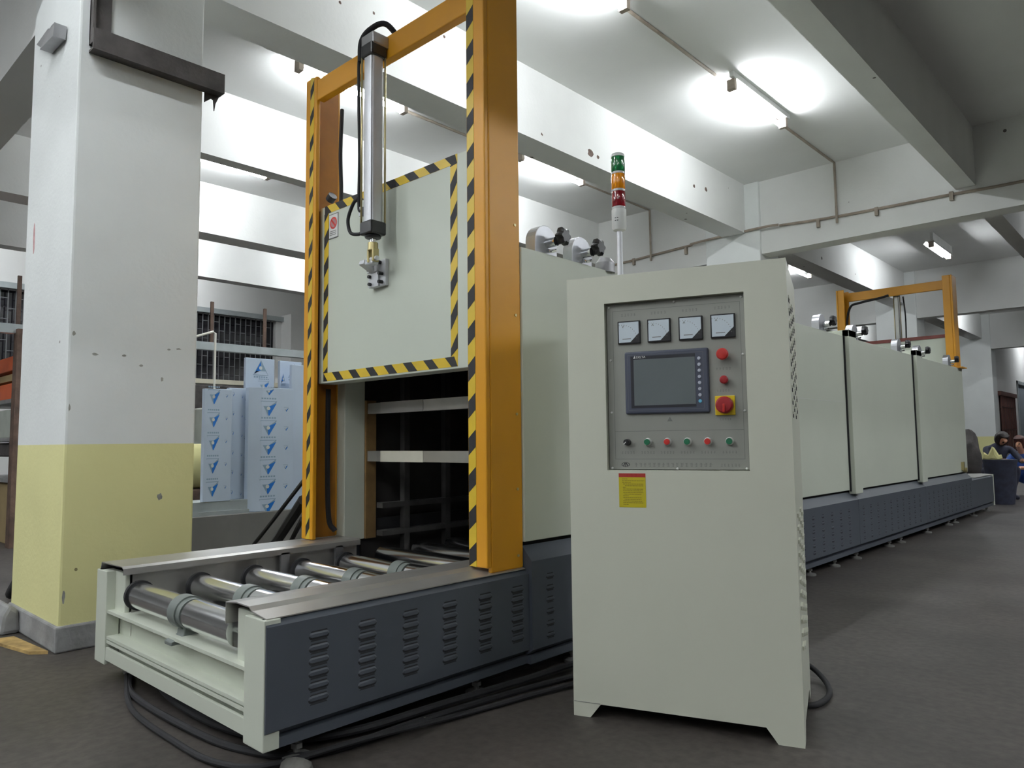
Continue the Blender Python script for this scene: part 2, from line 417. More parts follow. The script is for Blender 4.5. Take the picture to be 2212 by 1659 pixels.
single('drop_conduit', tube(B(), [(-3.16, 9.41, 3.70), (-3.16, 9.41, 4.48), (-3.165, 9.3, 4.48), (-3.17, 7.6, 4.48)], .015, 6, smooth_path=False), 'conduit', 'conduit dropping down the cross beam from the strip light above the cabinet', 'pipe')
single('drop_conduit', tube(B(), [(-5.88, 9.41, 3.70), (-5.88, 9.41, 4.48), (-5.88, 9.3, 4.48), (-5.88, 7.5, 4.48)], .015, 6, smooth_path=False), 'conduit', 'conduit dropping down the cross beam behind the signal tower', 'pipe')
for xx, lab, a, b in ((-3.17, 'thin conduit along the ceiling linking the two strip lights over the machine', 4.75, 6.3), (-5.88, 'thin conduit along the ceiling seen between the two yellow gate posts', 4.6, 6.2)):
    single('ceiling_conduit', tube(B(), [(xx, a, 4.48), (xx, b, 4.48)], .015, 6, smooth_path=False), 'conduit', lab, 'pipe')
M['stain'] = mat('grey_stain', (.30, .30, .27), .9, var=.3, scale=20)
M['stain_r'] = mat('faded_red_stain', (.55, .33, .33), .9, var=.2, scale=20)
M['chip'] = mat('chipped_brown', (.13, .09, .075), .9, var=.3, scale=30)
def patch(parent, ax, a, u, v, ru, rv, m='stain', name='stain_mark'):
    bm = B(); n = 10; pts = []
    for i in range(n):
        t = 2 * math.pi * i / n; k = .65 + .5 * random.random(); pts.append((u + ru * k * math.cos(t), v + rv * k * math.sin(t)))
    prism(bm, pts, ax, a - .0005, a + .0008); part(name, bm, m, parent)
for (y_, z_, ry, rz_) in ((1.621, .726, .017, .022), (1.65, 1.528, .012, .005), (1.70, 1.535, .016, .005), (1.419, 1.477, .012, .007), (1.507, 1.429, .012, .006), (1.279, 1.473, .016, .007), (1.18, 1.571, .008, .012), (1.617, 1.36, .008, .012), (1.172, 1.196, .006, .02), (1.176, .265, .008, .03)):
    patch(PIL, 'x', -4.117, y_, z_, ry, rz_)
patch(PIL, 'y', 1.1545, -4.80, 2.19, .022, .11, 'stain_r')
for (y_, z_, ry, rz_) in ((5.90, 3.94, .05, .04), (6.03, 3.93, .03, .025), (8.03, 4.13, .03, .03), (8.33, 4.157, .04, .03), (5.14, 3.9, .015, .015), (4.78, 3.886, .012, .012), (3.91, 4.354, .014, .014), (3.2, 4.25, .012, .012), (2.9, 4.2, .012, .014), (3.5, 4.1, .012, .012), (4.4, 4.0, .014, .012)):
    patch(B1, 'x', -4.37, y_, z_, ry, rz_, 'chip', 'chip_mark')
# rusty steel angle on the near pillar
an = thing('steel_angle', 'rusty dark steel angle bolted across the upper part of the near pillar', 'bracket', (-4.08, 1.55, 3.0))
part('upright', box(box(B(), -4.114, -4.10, 1.20, 1.30, 3.09, 3.495), -4.114, -4.06, 1.20, 1.212, 3.09, 3.495), 'darksteel', an)
hb = B(); x0, x1 = -4.114, -4.045
box(hb, x1 - .012, x1, 1.20, 1.90, 3.06, 3.165); box(hb, x0, x1, 1.20, 1.90, 3.05, 3.062)
part('cross_bar', hb, 'darksteel', an)
fn = B(); prism(fn, [(1.81, 3.06), (1.90, 3.06), (1.875, 3.0), (1.868, 2.955), (1.862, 3.02), (1.85, 3.025), (1.81, 2.99)], 'x', -4.114, -4.105)
part('torn_end', fn, 'darksteel', an)
bp = B(); prism(bp, [(-4.815, 3.34), (-4.575, 3.202), (-4.375, 3.256), (-4.593, 3.348)], 'y', 1.130, 1.150)
prism(bp, [(-4.575, 3.202), (-4.33, 3.185), (-4.314, 3.252), (-4.375, 3.256)], 'y', 1.09, 1.150)
single('steel_plate', bp, 'steel_d', 'small bent steel plate sticking out of the front of the near pillar', 'bracket')
# ------------------------------------------------------------------ hazard tape (real strips of tape with printed bars)
def tape_v(x0, x1, y, z0, z1, per, off, dark, slant, s=-1):
    """vertical tape in a plane y = const, bars rising to +x; s = side the print lies on"""
    bm = B(); t = .0012
    box(bm, x0, x1, y + s * t if s < 0 else y, y if s < 0 else y + s * t, z0, z1, 0)
    yy = y + s * t * 1.5
    k = math.floor((z0 - off) / per) - 1
    while off + k * per < z1:
        a = off + k * per; P = [(x0, a), (x1, a + slant), (x1, a + slant + dark), (x0, a + dark)]
        zz = [max(z0, min(z1, p[1])) for p in P]
        if max(zz) - min(zz) > .004 and not (zz[0] == zz[3] and zz[1] == zz[2]):
            quad(bm, [(p[0], yy, z) for p, z in zip(P, zz)], 1)
        k += 1
    return bm
def tape_h(x0, x1, y, z0, z1, per, off, dark, slant, s=-1):
    bm = B(); t = .0012
    box(bm, x0, x1, y + s * t if s < 0 else y, y if s < 0 else y + s * t, z0, z1, 0); yy = y + s * t * 1.5
    k = math.floor((x0 - off) / per) - 1
    while off + k * per < x1:
        a = off + k * per; P = [(a, z1), (a + dark, z1), (a + dark + slant, z0), (a + slant, z0)]
        xx = [max(x0, min(x1, p[0])) for p in P]
        if max(xx) - min(xx) > .004: quad(bm, [(x, yy, p[1]) for p, x in zip(P, xx)], 1)
        k += 1
    return bm

# ------------------------------------------------------------------ roller conveyor (front end)
XN, XF = -2.115, -3.585; XC = -2.85; Y0, YG, YE, YEX = 1.157, 2.36, 10.62, 11.95
def louver_mesh(k_=1.0):
    bm = B(); L, H, D = .038 * k_, .0115 * k_, .0022 * k_ ** 2
    n = 8; pts = []
    for i in range(n + 1):
        t = -math.pi / 2 + math.pi * i / n; pts.append((L - H + H * math.cos(t), H * math.sin(t)))
    for i in range(n + 1):
        t = math.pi / 2 + math.pi * i / n; pts.append((-L + H + H * math.cos(t), H * math.sin(t)))
    A = [bm.verts.new((0, p[0], p[1])) for p in pts]; C = [bm.verts.new((D, p[0] * .9, p[1] * .45 + .001)) for p in pts]; k = len(pts)
    for i in range(k):
        f = bm.faces.new((A[i], A[(i + 1) % k], C[(i + 1) % k], C[i])); f.material_index = 1 if (A[i].co.z + A[(i + 1) % k].co.z) < -.004 else 0
    bm.faces.new(C); bm.faces.new(A[::-1])
    # dark outline slits above and below
    for z in (H + .0002, -H - .0050):
        v = [bm.verts.new((.0006, yy, z + dz)) for yy, dz in ((-L + .006, 0), (L - .006, 0), (L - .010, .0048), (-L + .010, .0048))]
        f = bm.faces.new(v); f.material_index = 1
    return bm
def side_panel(name, parent, y0, y1, x, ztop, zin):
    p = B(); prism(p, [(x - .025, zin), (x, ztop), (x, .128), (x - .035, .103), (x - .035, zin)], 'y', y0, y1)
    return part(name, p, 'grey', parent)
conv = thing('roller_conveyor', 'roller conveyor in front of the gate with chrome rollers and grey louvred side', 'conveyor', (XC, 1.7, 0))
sp = side_panel('side_panel', conv, Y0 + .004, YG, XN, .442, .462)
lv0 = None
for c in range(6):
    yc = 1.344 + c * .189
    for r in range(6):
        loc = (XN - W[conv].x, yc - W[conv].y, .386 - r * .0395)
        if lv0 is None:
            W[sp] = Vector((0, 0, 0)); lv0 = part('louver', louver_mesh(), ['grey', 'slot'], sp); lv0.location = loc
        else: copy_part(lv0, sp, loc)
W[sp] = W[conv]
part('bottom_lip', box(B(), XN - .04, XN - .012, Y0 + .02, YG, .07, .101), 'grey', conv)
part('side_panel', box(B(), XF, XF + .03, Y0 + .004, YG, .07, .462), 'grey', conv)
# front posts
for s, xa, xb in ((1, -2.248, -2.122), (-1, -3.597, -3.477)):
    pb = B(); box(pb, xa, xb, Y0, Y0 + .055, .07, .462)
    xi = (xa - .115, xa) if s > 0 else (xb, xb + .115)
    box(pb, xi[0], xi[1], Y0 + .035, Y0 + .055, .29, .462)
    part('end_post', pb, 'beige', conv, bevel=.003)
# front I-beams
def beam(z0, z1):
    bm = B(); x0, x1 = -3.49, -2.24; t = .012
    box(bm, x0, x1, Y0 + .006, Y0 + .11, z1 - t, z1); box(bm, x0, x1, Y0 + .006, Y0 + .11, z0, z0 + t); box(bm, x0, x1, Y0 + .06, Y0 + .072, z0 + t, z1 - t)
    return bm
part('end_beam', beam(.178, .298), 'beige', conv)
lb = beam(.09, .172); part('end_beam', lb, 'beige', conv)
part('end_plate', box(B(), -3.49, -2.24, Y0 + .004, Y0 + .016, .09, .142), 'beige', conv)
# stainless rails (folded sheet, open at the front end)
def sheet(poly, y0, y1, t=.004):
    """folded sheet: open polyline in (x, z) with thickness"""
    bm = B()
    for (a, b) in zip(poly, poly[1:]):
        d = Vector((b[0] - a[0], b[1] - a[1])).normalized(); n = Vector((-d.y, d.x)) * t
        prism(bm, [a, b, (b[0] + n.x, b[1] + n.y), (a[0] + n.x, a[1] + n.y)], 'y', y0, y1)
    return bm
part('rail', sheet([(-2.40, .41), (-2.40, .482), (-2.325, .490), (-2.24, .488), (-2.22, .476), (-2.128, .465)][::-1], Y0 + .01, YG - .006), 'steel', conv)
part('rail', sheet([(-3.585, .462), (-3.575, .492), (-3.45, .494), (-3.335, .496), (-3.315, .488), (-3.315, .462)][::-1], Y0 + .01, YG - .006), 'steel', conv)
part('rail_skirt', box(B(), -3.355, -3.35, Y0 + .06, YG - .006, .2, .47), 'steel', conv)
part('rail_skirt', box(B(), -2.36, -2.355, Y0 + .06, YG - .006, .2, .44), 'steel', conv)
for yy in (1.89, 2.2): part('rail_stay', box(B(), -3.33, -3.315, yy, yy + .045, .34, .47), 'steel_d', conv)
part('bed_plate', box(B(), -3.5, -2.2, Y0 + .12, YG, .14, .15), 'steel_d', conv)
part('bed_beam', box(B(), -2.9, -2.72, Y0 + .11, YG, .15, .27), 'beige', conv)
rol = None
W[conv] = Vector((XC, 1.7, 0))
for i in range(5):
    yc = 1.225 + i * .255
    if rol is None:
        base = Vector((XC, yc, .376))
        a = B(); cyl(a, (-3.29, yc, .376), (-2.865, yc, .376), .053, 32); cyl(a, (-2.755, yc, .376), (-2.40, yc, .376), .055, 32); cyl(a, (-3.36, yc, .376), (-2.36, yc, .376), .014, 10)
        rol = part('roller', a, 'roller', conv)
        part('end_ring', ring(B(), (-3.30, yc, .376), (-3.282, yc, .376), .061, .050, 28), 'rubber', rol)
        c = B(); ring(c, (-2.862, yc, .376), (-2.80, yc, .376), .062, .02, 28); ring(c, (-2.80, yc, .376), (-2.768, yc, .376), .056, .02, 28)
        part('collar', c, 'collar', rol)
        f = B(); prism(f, [(yc - .075, .27), (yc + .075, .27), (yc + .075, .285), (yc + .03, .30), (yc + .022, .35), (yc - .022, .35), (yc - .03, .30), (yc - .075, .285)], 'x', -2.845, -2.785)
        part('bearing_foot', f, 'collar', rol, bevel=.004)
    else:
        copy_part(rol, conv, (0, i * .255, 0))
def foot(parent, x, y, top=.09):
    f = B(); cyl(f, (x, y, .0), (x, y, .012), .045, 16); cyl(f, (x, y, .012), (x, y, .02), .045, 16, .02); cyl(f, (x, y, .02), (x, y, top), .011, 10); cyl(f, (x, y, .035), (x, y, .05), .02, 6, smooth=False)
    return part('levelling_foot', f, 'footm', parent)
for x in (-2.17, -3.53): foot(conv, x, 1.3); foot(conv, x, 2.1)

# ------------------------------------------------------------------ furnace
fur = thing('tunnel_furnace', 'long white panelled tunnel furnace on a grey louvred base', 'furnace', (XC, 6.5, 0))
XW, XWF = -2.135, -3.565; ZF = 1.86; ZL = .573
segs = ((YG, 6.40), (6.40, 8.42), (8.42, YE))
for a, b in segs:
    part('wall_panel', box(B(), XW - .05, XW, a, b, ZL, ZF), 'beige', fur, bevel=.004)
    part('wall_panel', box(B(), XWF, XWF + .05, a, b, ZL, ZF), 'beige', fur)
    part('roof_panel', box(B(), XWF + .052, XW - .052, a + .001, b - .001, ZF - .06, ZF - .004), 'beige', fur)
for yc in (6.40, 8.42):
    c = B(); e = .045; y0, y1 = yc - .02, yc + .16
    box(c, XW - .01, XW + e, y0, y1, ZL - .03, ZF + .05); box(c, XWF - e, XWF + .01, y0, y1, ZL - .03, ZF + .05); box(c, XWF - e, XW + e, y0, y1, ZF - .01, ZF + .05)
    part('joint_collar', c, 'beige', fur, bevel=.004)
    part('collar_shadow', box(B(), XW, XW + .012, y0 - .012, y0, ZL - .01, ZF), 'dark', fur)  # dark strip paints the shadow line in front of the collar
for x0, x1 in ((-3.575, -3.47), (-2.23, XW - .054)):
    part('front_jamb', box(B(), x0, x1, YG - .004, YG + .13, .468, ZF - .02), 'beige', fur, bevel=.003)
part('front_header', box(B(), -3.47, -2.23, YG + .02, YG + .13, 1.36, ZF - .02), 'beige', fur)
ln = B(); box(ln, -3.515, -3.50, YG + .13, YE, .3, 1.8); box(ln, -2.20, -2.185, YG + .13, YE, .3, 1.8); box(ln, -3.5, -2.2, YG + .13, YE, 1.78, 1.8); box(ln, -3.5, -2.2, YG + .13, YE, .2, .21)
part('oven_lining', ln, 'lining', fur)
part('inner_frame', box(B(), -3.49, -3.458, YG + .131, YG + .2, .468, 1.245), 'wood', fur)
part('inner_frame', box(B(), -2.24, -2.21, YG + .131, YG + .2, .468, 1.245), 'wood', fur)
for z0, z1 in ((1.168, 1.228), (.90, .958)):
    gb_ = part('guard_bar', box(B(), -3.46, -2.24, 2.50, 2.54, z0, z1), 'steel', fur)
    part('painted_reflection', box(B(), -3.334, -2.97, 2.497, 2.501, z0 - .001, z1 + .001), 'sleeve' if z0 < 1 else 'refl_grey', gb_)  # cream and grey patches paint the pillar's reflection onto the bars
for yy in (2.72, 3.04, 3.36, 3.9, 4.5): part('inner_upright', box(B(), -3.44, -3.40, yy, yy + .04, .30, 1.7), 'dim', fur)
for zz in (.51, .665): part('inner_rail', box(B(), -3.45, -3.395, 2.56, 5.0, zz - .03, zz), 'dim', fur)
for k in range(8):
    yy = 2.55 + k * .255; part('inner_roller', cyl(B(), (-3.38, yy, .376), (-2.30, yy, .376), .053, 20), 'roller', fur)
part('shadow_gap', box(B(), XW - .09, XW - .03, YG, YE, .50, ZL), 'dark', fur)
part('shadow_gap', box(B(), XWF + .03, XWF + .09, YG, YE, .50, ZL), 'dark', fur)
bs = []
cuts = [YG, 4.4, 6.45, 8.5, YE]
for a, b in zip(cuts, cuts[1:]):
    p = B(); x = -2.098; prism(p, [(x - .055, .556), (x, .495), (x, .128), (x - .035, .103), (x - .055, .103)], 'y', a + .002, b - .002)
    q = part('base_panel', p, 'grey', fur); bs.append(q)
    lm = louver_mesh(.72); me = bpy.data.meshes.new('l'); lm.to_mesh(me); lm.free(); j = B(); yy = a + .12
    while yy < b - .06:
        for r in range(6):
            n0 = len(j.verts); j.from_mesh(me); j.verts.ensure_lookup_table()
            bmesh.ops.translate(j, verts=j.verts[n0:], vec=(x, yy, .42 - r * .05))
        yy += .189
    bpy.data.meshes.remove(me)
    part('louver', j, ['grey', 'slot'], q, kind='stuff')
part('bottom_lip', box(B(), -2.14, -2.11, YG, YE, .068, .101), 'grey', fur)
part('base_panel', box(B(), XF, XF + .04, YG, YE, .07, .55), 'grey', fur)
part('base_deck', box(B(), XF + .03, -2.14, YG + .15, YE, .12, .16), 'dark', fur)
for yy in (2.7, 3.6, 4.6, 5.5, 6.0, 6.5, 7.4, 7.75, 8.7, 9.6, 9.9): foot(fur, -2.155, yy)
for yy in (2.9, 5, 7, 9.3): foot(fur, -3.5, yy)
# chrome damper brackets with star knobs along the roof edge
def star(bm, c, r, h, mi=0):
    n = 36; pts = []
    for i in range(n):
        t = 2 * math.pi * i / n; rr = r * (.86 + .14 * math.cos(6 * t)); pts.append((c[1] + rr * math.cos(t), c[2] + rr * math.sin(t)))
    k = len(pts); rows = []
    for (x, s) in ((0, .8), (.2 * h, 1), (.75 * h, 1), (h, .75)):
        rows.append([bm.verts.new((c[0] + x, c[1] + (p[0] - c[1]) * s, c[2] + (p[1] - c[2]) * s)) for p in pts])
    for a, b in zip(rows, rows[1:]):
        for i in range(k):
            f = bm.faces.new((a[i], a[(i + 1) % k], b[(i + 1) % k], b[i])); f.smooth = True
    bm.faces.new(rows[0][::-1]); bm.faces.new(rows[-1]); return bm
def make_bracket(y, dz=0.0):
    W[fur] = Vector((XC, 6.5, 0))
    y0, y1 = y, y + .155; zc = ZF + .055 - dz; pts = [(y0, ZF - .01), (y1, ZF - .01)]
    for i in range(13):
        t = math.pi * i / 12; pts.append((y + .0775 + .0775 * math.cos(t), zc + .0775 * math.sin(t)))
    p = B(); prism(p, pts, 'x', XW - .065, XW - .005)
    o = part('damper_bracket', p, 'satin', fur, bevel=.003)
    yc = y + .085
    part('shaft', cyl(B(), (XW - .01, yc, zc - .005), (XW + .05, yc, zc - .005), .022, 16), 'chrome', o)
    part('screw', tube(B(), [(XW - .01, yc + .0, zc - .035), (XW + .015, yc + .0, zc - .045), (XW + .03, yc + .02, zc - .04)], .008, 8), 'chrome', o)
    part('star_knob', star(B(), (XW + .045, yc + .03, zc + .02), .044, .04), 'black', o)
    return o
br = make_bracket(2.46)
ob = [copy_part(br, fur, (0, yy - 2.46, 0)) for yy in (2.73, 5.86, 6.62, 7.92, 8.66, 9.95)]
part('damper_cover', lathe(B(), [(.001, 0), (.05, 0), (.05, .05), (.03, .075), (.001, .075)], (XW - .03, 3.03, ZF - .006)), 'steel_d', fur)
part('drain_valve', cyl(box(B(), XW, XW + .03, 10.28, 10.33, .60, .70), (XW, 10.38, .6), (XW + .04, 10.38, .6), .03, 12), 'bronze', fur)
part('panel_seam', box(B(), XW, XW + .001, 5.2, 6.36, 1.299, 1.3015), 'whitepl', fur)

ex = thing('exit_conveyor', 'short grey end section with a pale end post beyond the furnace', 'conveyor', (XC, 11.3, 0))
side_panel('side_panel', ex, YE, YEX - .06, -2.1, .46, .485)
part('bottom_lip', box(B(), -2.14, -2.11, YE, YEX, .068, .101), 'grey', ex)
for xa, xb in ((-2.24, -2.1), (-3.6, -3.46)): part('end_post', box(B(), xa, xb, YEX - .06, YEX, .07, .487), 'beige', ex, bevel=.003)
part('end_beam', box(B(), -3.46, -2.24, YEX - .09, YEX - .03, .1, .3), 'beige', ex)
part('rail', sheet([(-2.40, .44), (-2.40, .49), (-2.24, .495), (-2.11, .487)][::-1], YE + .24, YEX), 'steel', ex)
part('rail', sheet([(-3.585, .487), (-3.45, .495), (-3.315, .49), (-3.315, .44)][::-1], YE + .24, YEX), 'steel', ex)
part('deck', box(B(), -3.46, -2.3, YE, YEX - .1, .35, .37), 'steel_d', ex)
for yy in (10.9, 11.7): foot(ex, -2.16, yy); foot(ex, -3.5, yy)

# ------------------------------------------------------------------ lift gates
def build_gate(far):
    my = (lambda y: 12.748 - y) if far else (lambda y: y)
    s = 1 if far else -1
    lab = 'small yellow gate frame with raised white door beyond the far end of the furnace' if far else 'tall yellow gate frame with black hazard bars and raised white door over the conveyor'
    g = thing('lift_gate', lab, 'gate', (XC, my(2.25), 1.86 if far else .466))
    def bx(bm, x0, x1, ya, yb, z0, z1, mi=0):
        a, b = sorted((my(ya), my(yb))); return box(bm, x0, x1, a, b, z0, z1, mi)
    ZT_ = 3.035; ZB_ = 1.87 if far else .488; ZO = 1.87 if far else .466
    posts = []
    # near post
    p = B(); bx(p, -2.252, -2.142, 2.14, 2.166, ZB_, ZT_); bx(p, -2.165, -2.142, 2.166, 2.358, ZO, ZT_); bx(p, -2.252, -2.165, 2.335, 2.358, ZB_, ZT_)
    n1 = part('post', p, 'orange', g, bevel=.006)
    # far post
    p = B(); bx(p, -3.552, -3.446, 2.14, 2.166, ZB_ + .008, ZT_); bx(p, -3.552, -3.53, 2.166, 2.35, ZB_ + .008, ZT_)
    if far: bx(p, -3.53, -3.446, 2.335, 2.35, ZB_ + .008, ZT_)
    n2 = part('post', p, 'orange', g, bevel=.006)
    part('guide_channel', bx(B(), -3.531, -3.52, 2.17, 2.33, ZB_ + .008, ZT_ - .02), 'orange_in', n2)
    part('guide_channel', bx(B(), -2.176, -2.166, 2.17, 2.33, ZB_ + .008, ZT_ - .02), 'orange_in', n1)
    part('crossbeam', bx(B(), -3.446, -2.252, 2.143, 2.188, 2.892, 3.01), 'orange', g, bevel=.005)
    if far:
        for xa, xb in ((-2.27, -2.08), (-3.6, -3.43)): part('foot_plate', bx(B(), xa, xb, 2.12, 2.36, 1.858, 1.87), 'orange', g)
    if not far:
        part('hazard_tape', tape_v(-2.246, -2.203, 2.14, .49, ZT_, .1545, 1.100, .0725, .036), ['tape_y', 'tape_k'], n1)
        part('hazard_tape', tape_v(-3.506, -3.470, 2.14, .50, ZT_, .150, 1.108, .058, .05), ['tape_y', 'tape_k'], n2)
        for z in (.52, .80, 1.12, 1.55, 1.95): part('rivet', cyl(B(), (-2.142, 2.325, z), (-2.138, 2.325, z), .006, 10), 'bronze', n1)
        part('foot_plate', box(B(), -3.552, -3.33, 2.14, 2.36, .474, .492), 'redbrown', n2)
    # door
    d = B(); bx(d, -3.478, -2.225, 2.19, 2.29, 1.863 if far else 1.325, 2.297)
    dr = part('door_panel', d, 'doorp', g, bevel=.004)
    if not far:
        F = 2.19
        part('hazard_tape', tape_h(-3.428, -2.362, F, 2.253, 2.297, .1475, -2.593, .070, .045), ['tape_y', 'tape_k'], dr)
        part('hazard_tape', tape_h(-3.428, -2.365, F, 1.335, 1.38, .1495, -3.048, .063, .045), ['tape_y', 'tape_k'], dr)
        part('hazard_tape', tape_v(-3.432, -3.390, F, 1.38, 2.253, .152, 1.902, .068, .05), ['tape_y', 'tape_k'], dr)
        part('hazard_tape', tape_v(-2.409, -2.364, F, 1.38, 2.253, .150, 1.796, .069, .068), ['tape_y', 'tape_k'], dr)
        sg = B(); box(sg, -3.384, -3.297, F - .004, F, 2.105, 2.238, 0)
        for (a, b, c, e) in ((-3.384, -3.297, 2.235, 2.238), (-3.384, -3.297, 2.105, 2.108), (-3.384, -3.381, 2.105, 2.238), (-3.300, -3.297, 2.105, 2.238)): quad(sg, [(a, F - .0046, c), (b, F - .0046, c), (b, F - .0046, e), (a, F - .0046, e)], 1)
        cx, cz = -3.340, 2.188; n = 24
        for i in range(n):
            t0, t1 = 2 * math.pi * i / n, 2 * math.pi * (i + 1) / n
            quad(sg, [(cx + r * math.cos(t), F - .0047, cz + r * math.sin(t)) for r, t in ((.033, t0), (.033, t1), (.024, t1), (.024, t0))], 2)
            quad(sg, [(cx + r * math.cos(t), F - .0046, cz + r * math.sin(t)) for r, t in ((.024, t0), (.024, t1), (.001, t1), (.001, t0))], 3)
        quad(sg, [(cx - .024, F - .0048, cz + .016), (cx - .016, F - .0048, cz + .024), (cx + .024, F - .0048, cz - .016), (cx + .016, F - .0048, cz - .024)], 2)
        for zz in (2.142, 2.132, 2.122): quad(sg, [(-3.375, F - .0047, zz), (-3.315, F - .0047, zz), (-3.315, F - .0047, zz + .004), (-3.375, F - .0047, zz + .004)], 4)
        part('warning_sign', sg, ['whitepl', 'ink', 'red', lens('sign_pink', (.55, .30, .32)), 'faint'], dr, flip=False)
        # lifting lug on the door
        lg = B(); box(lg, -2.985, -2.862, F - .02, F, 1.772, 1.905); box(lg, -2.985, -2.905, F - .032, F - .018, 1.772, 1.905); box(lg, -2.985, -2.905, F - .042, F - .03, 1.845, 1.905)
        prism(lg, [(F - .105, 1.875), (F - .10, 1.895), (F - .08, 1.90), (F - .03, 1.885), (F - .03, 1.84)], 'x', -2.965, -2.925)
        lug = part('lifting_lug', lg, 'alu', dr, bevel=.003)
        bl = B()
        for bxx, bzz in ((-2.965, 1.788), (-2.968, 1.826), (-2.885, 1.79), (-2.885, 1.832), (-2.90, 1.89), (-2.975, 1.862)): cyl(bl, (bxx, F - .046, bzz), (bxx, F - .018, bzz), .009, 6, smooth=False)
        part('bolt_heads', bl, 'black', lug)
        part('gap_strip', box(B(), -3.502, -3.478, 2.2, 2.24, 1.33, 2.29), 'rust', dr)  # brown strip coloured as the dark gap between post and door
    # air cylinder
    xc, yc = -2.855, my(2.09)
    ks = .52 if far else .68
    def sq(h_, c_):
        pts = []
        for q_ in range(4):
            for j_ in range(5):
                t_ = math.pi / 2 * (q_ + j_ / 4); a_, b_ = math.cos(math.pi / 2 * q_ + math.pi / 4), math.sin(math.pi / 2 * q_ + math.pi / 4)
                pts.append((xc + ks * ((h_ - c_) * (1 if a_ > 0 else -1) + c_ * math.cos(t_)), yc + ks * ((h_ - c_) * (1 if b_ > 0 else -1) + c_ * math.sin(t_))))
        return pts
    cy = B(); prism(cy, sq(.056, .03), 'z', 2.06, 2.89)
    ac = part('air_cylinder', cy, 'whitepl' if far else 'alu', g)
    for p_ in ac.data.polygons: p_.use_smooth = abs(p_.normal.z) < .5
    part('body_seam', box(B(), xc - .002 + ks * .045, xc + .002 + ks * .045, yc - .002 - ks * .047, yc + .002 - ks * .047, 2.06, 2.89), 'dark', ac)
    for dx, dy in ((-1, -1), (1, 1), (-1, 1)): part('tie_rod', cyl(B(), (xc + dx * .059 * ks, yc + dy * .059 * ks, 2.05), (xc + dx * .059 * ks, yc + dy * .059 * ks, 2.9), .005, 8), 'bronze' if dx == dy else 'alu', ac)
    e = B(); box(e, xc - .068 * ks, xc + .068 * ks, yc - .068 * ks, yc + .068 * ks, 2.0, 2.065); cyl(e, (xc, yc, 1.985), (xc, yc, 2.0), .04, 20)
    part('end_block', e, 'black', ac, bevel=.008)
    e = B(); box(e, xc - .068 * ks, xc + .068 * ks, yc - .068 * ks, yc + .068 * ks, 2.885, 2.95)
    part('end_block', e, 'black', ac, bevel=.008)
    mt = B(); bx(mt, xc - .05, xc + .05, 2.05, 2.146, 2.94, 3.0)
    part('mount_bracket', mt, 'steel_d', ac, bevel=.006)
    part('piston_rod', cyl(B(), (xc, yc, 1.96), (xc, yc, 2.0), .016, 16), 'chrome', ac)
    if not far:
        cl = B(); box(cl, xc - .026, xc - .013, yc - .017, yc + .017, 1.87, 1.935); box(cl, xc + .013, xc + .026, yc - .017, yc + .017, 1.87, 1.935); cyl(cl, (xc, yc, 1.925), (xc, yc, 1.965), .025, 16)
        part('clevis', cl, 'bronze', ac, bevel=.003)
        part('clevis_pin', cyl(B(), (xc - .04, yc, 1.885), (xc + .035, yc, 1.885), .012, 14), 'alu', ac)
        part('swivel_arm', box(B(), xc - .055, xc + .010, yc - .010, yc + .03, 1.86, 1.893), 'alu', ac, bevel=.008)
        part('sensor', box(B(), xc - .060, xc - .042, yc - .04, yc - .02, 2.10, 2.145), 'alu', ac)
        hs = [(xc - .02, yc + .02, 2.96), (xc - .062, yc - .035, 2.93), (xc - .066, yc - .04, 2.7), (xc - .060, yc - .038, 2.4), (xc - .064, yc - .038, 2.16), (xc - .05, yc - .038, 2.12)]
        part('air_hose', tube(B(), hs, .0075, 8), 'rubber', g)
        part('air_hose', tube(B(), [(xc - .065, yc - .04, 2.19), (xc - .105, yc - .04, 2.175), (xc - .15, yc - .04, 2.105), (xc - .13, yc - .04, 2.035), (xc - .075, yc - .035, 2.015), (xc - .04, yc - .03, 2.02)], .0085, 10), 'rubber', g)
        part('air_hose', tube(B(), [(xc - .062, yc - .035, 2.88), (xc - .06, yc - .03, 2.985), (xc - .03, yc, 3.05), (xc + .03, yc + .05, 3.075), (xc + .06, yc + .13, 3.0)], .014, 10), 'rubber', g)
        part('air_hose', tube(B(), [(xc - .06, yc - .03, 3.0), (xc - .03, yc + .0, 2.985), (xc + .0, yc + .04, 2.965)], .007, 8), 'rubber', g)
        part('cable', tube(B(), [(-3.385, 2.265, 2.86), (-3.375, 2.25, 2.6), (-3.38, 2.26, 2.4), (-3.37, 2.25, 2.25)], .011, 8), 'rubber', g)
        part('cable', tube(B(), [(-3.49, 2.26, 1.3), (-3.495, 2.262, .9), (-3.49, 2.27, .6), (-3.46, 2.29, .53)], .014, 8), 'rubber', g)
        part('grommet', cyl(B(), (-3.40, 2.20, 2.33), (-3.37, 2.2, 2.35), .025, 12), 'black', n2)
    else:
        yb = my(2.075)
        part('air_hose', tube(B(), [(-3.40, yb - .25, 1.9), (-3.43, yb - .25, 2.5), (-3.38, yb - .25, 2.78), (-3.25, yb - .25, 2.83), (-3.0, yb - .25, 2.86), (xc - .05, yb - .2, 2.89)], .016, 8), 'rubber', g)
        part('air_hose', tube(B(), [(xc + .08, yb - .02, 2.88), (xc + .1, yb - .03, 2.6), (xc + .09, yb - .02, 2.2), (xc + .07, yb, 1.9)], .009, 8), 'rubber', g)
        part('door_edge', bx(bx(B(), -3.48, -2.225, 2.285, 2.30, 2.255, 2.297), -2.26, -2.225, 2.285, 2.30, 1.8, 2.297), 'redbrown', dr)
    return g
build_gate(False); build_gate(True)
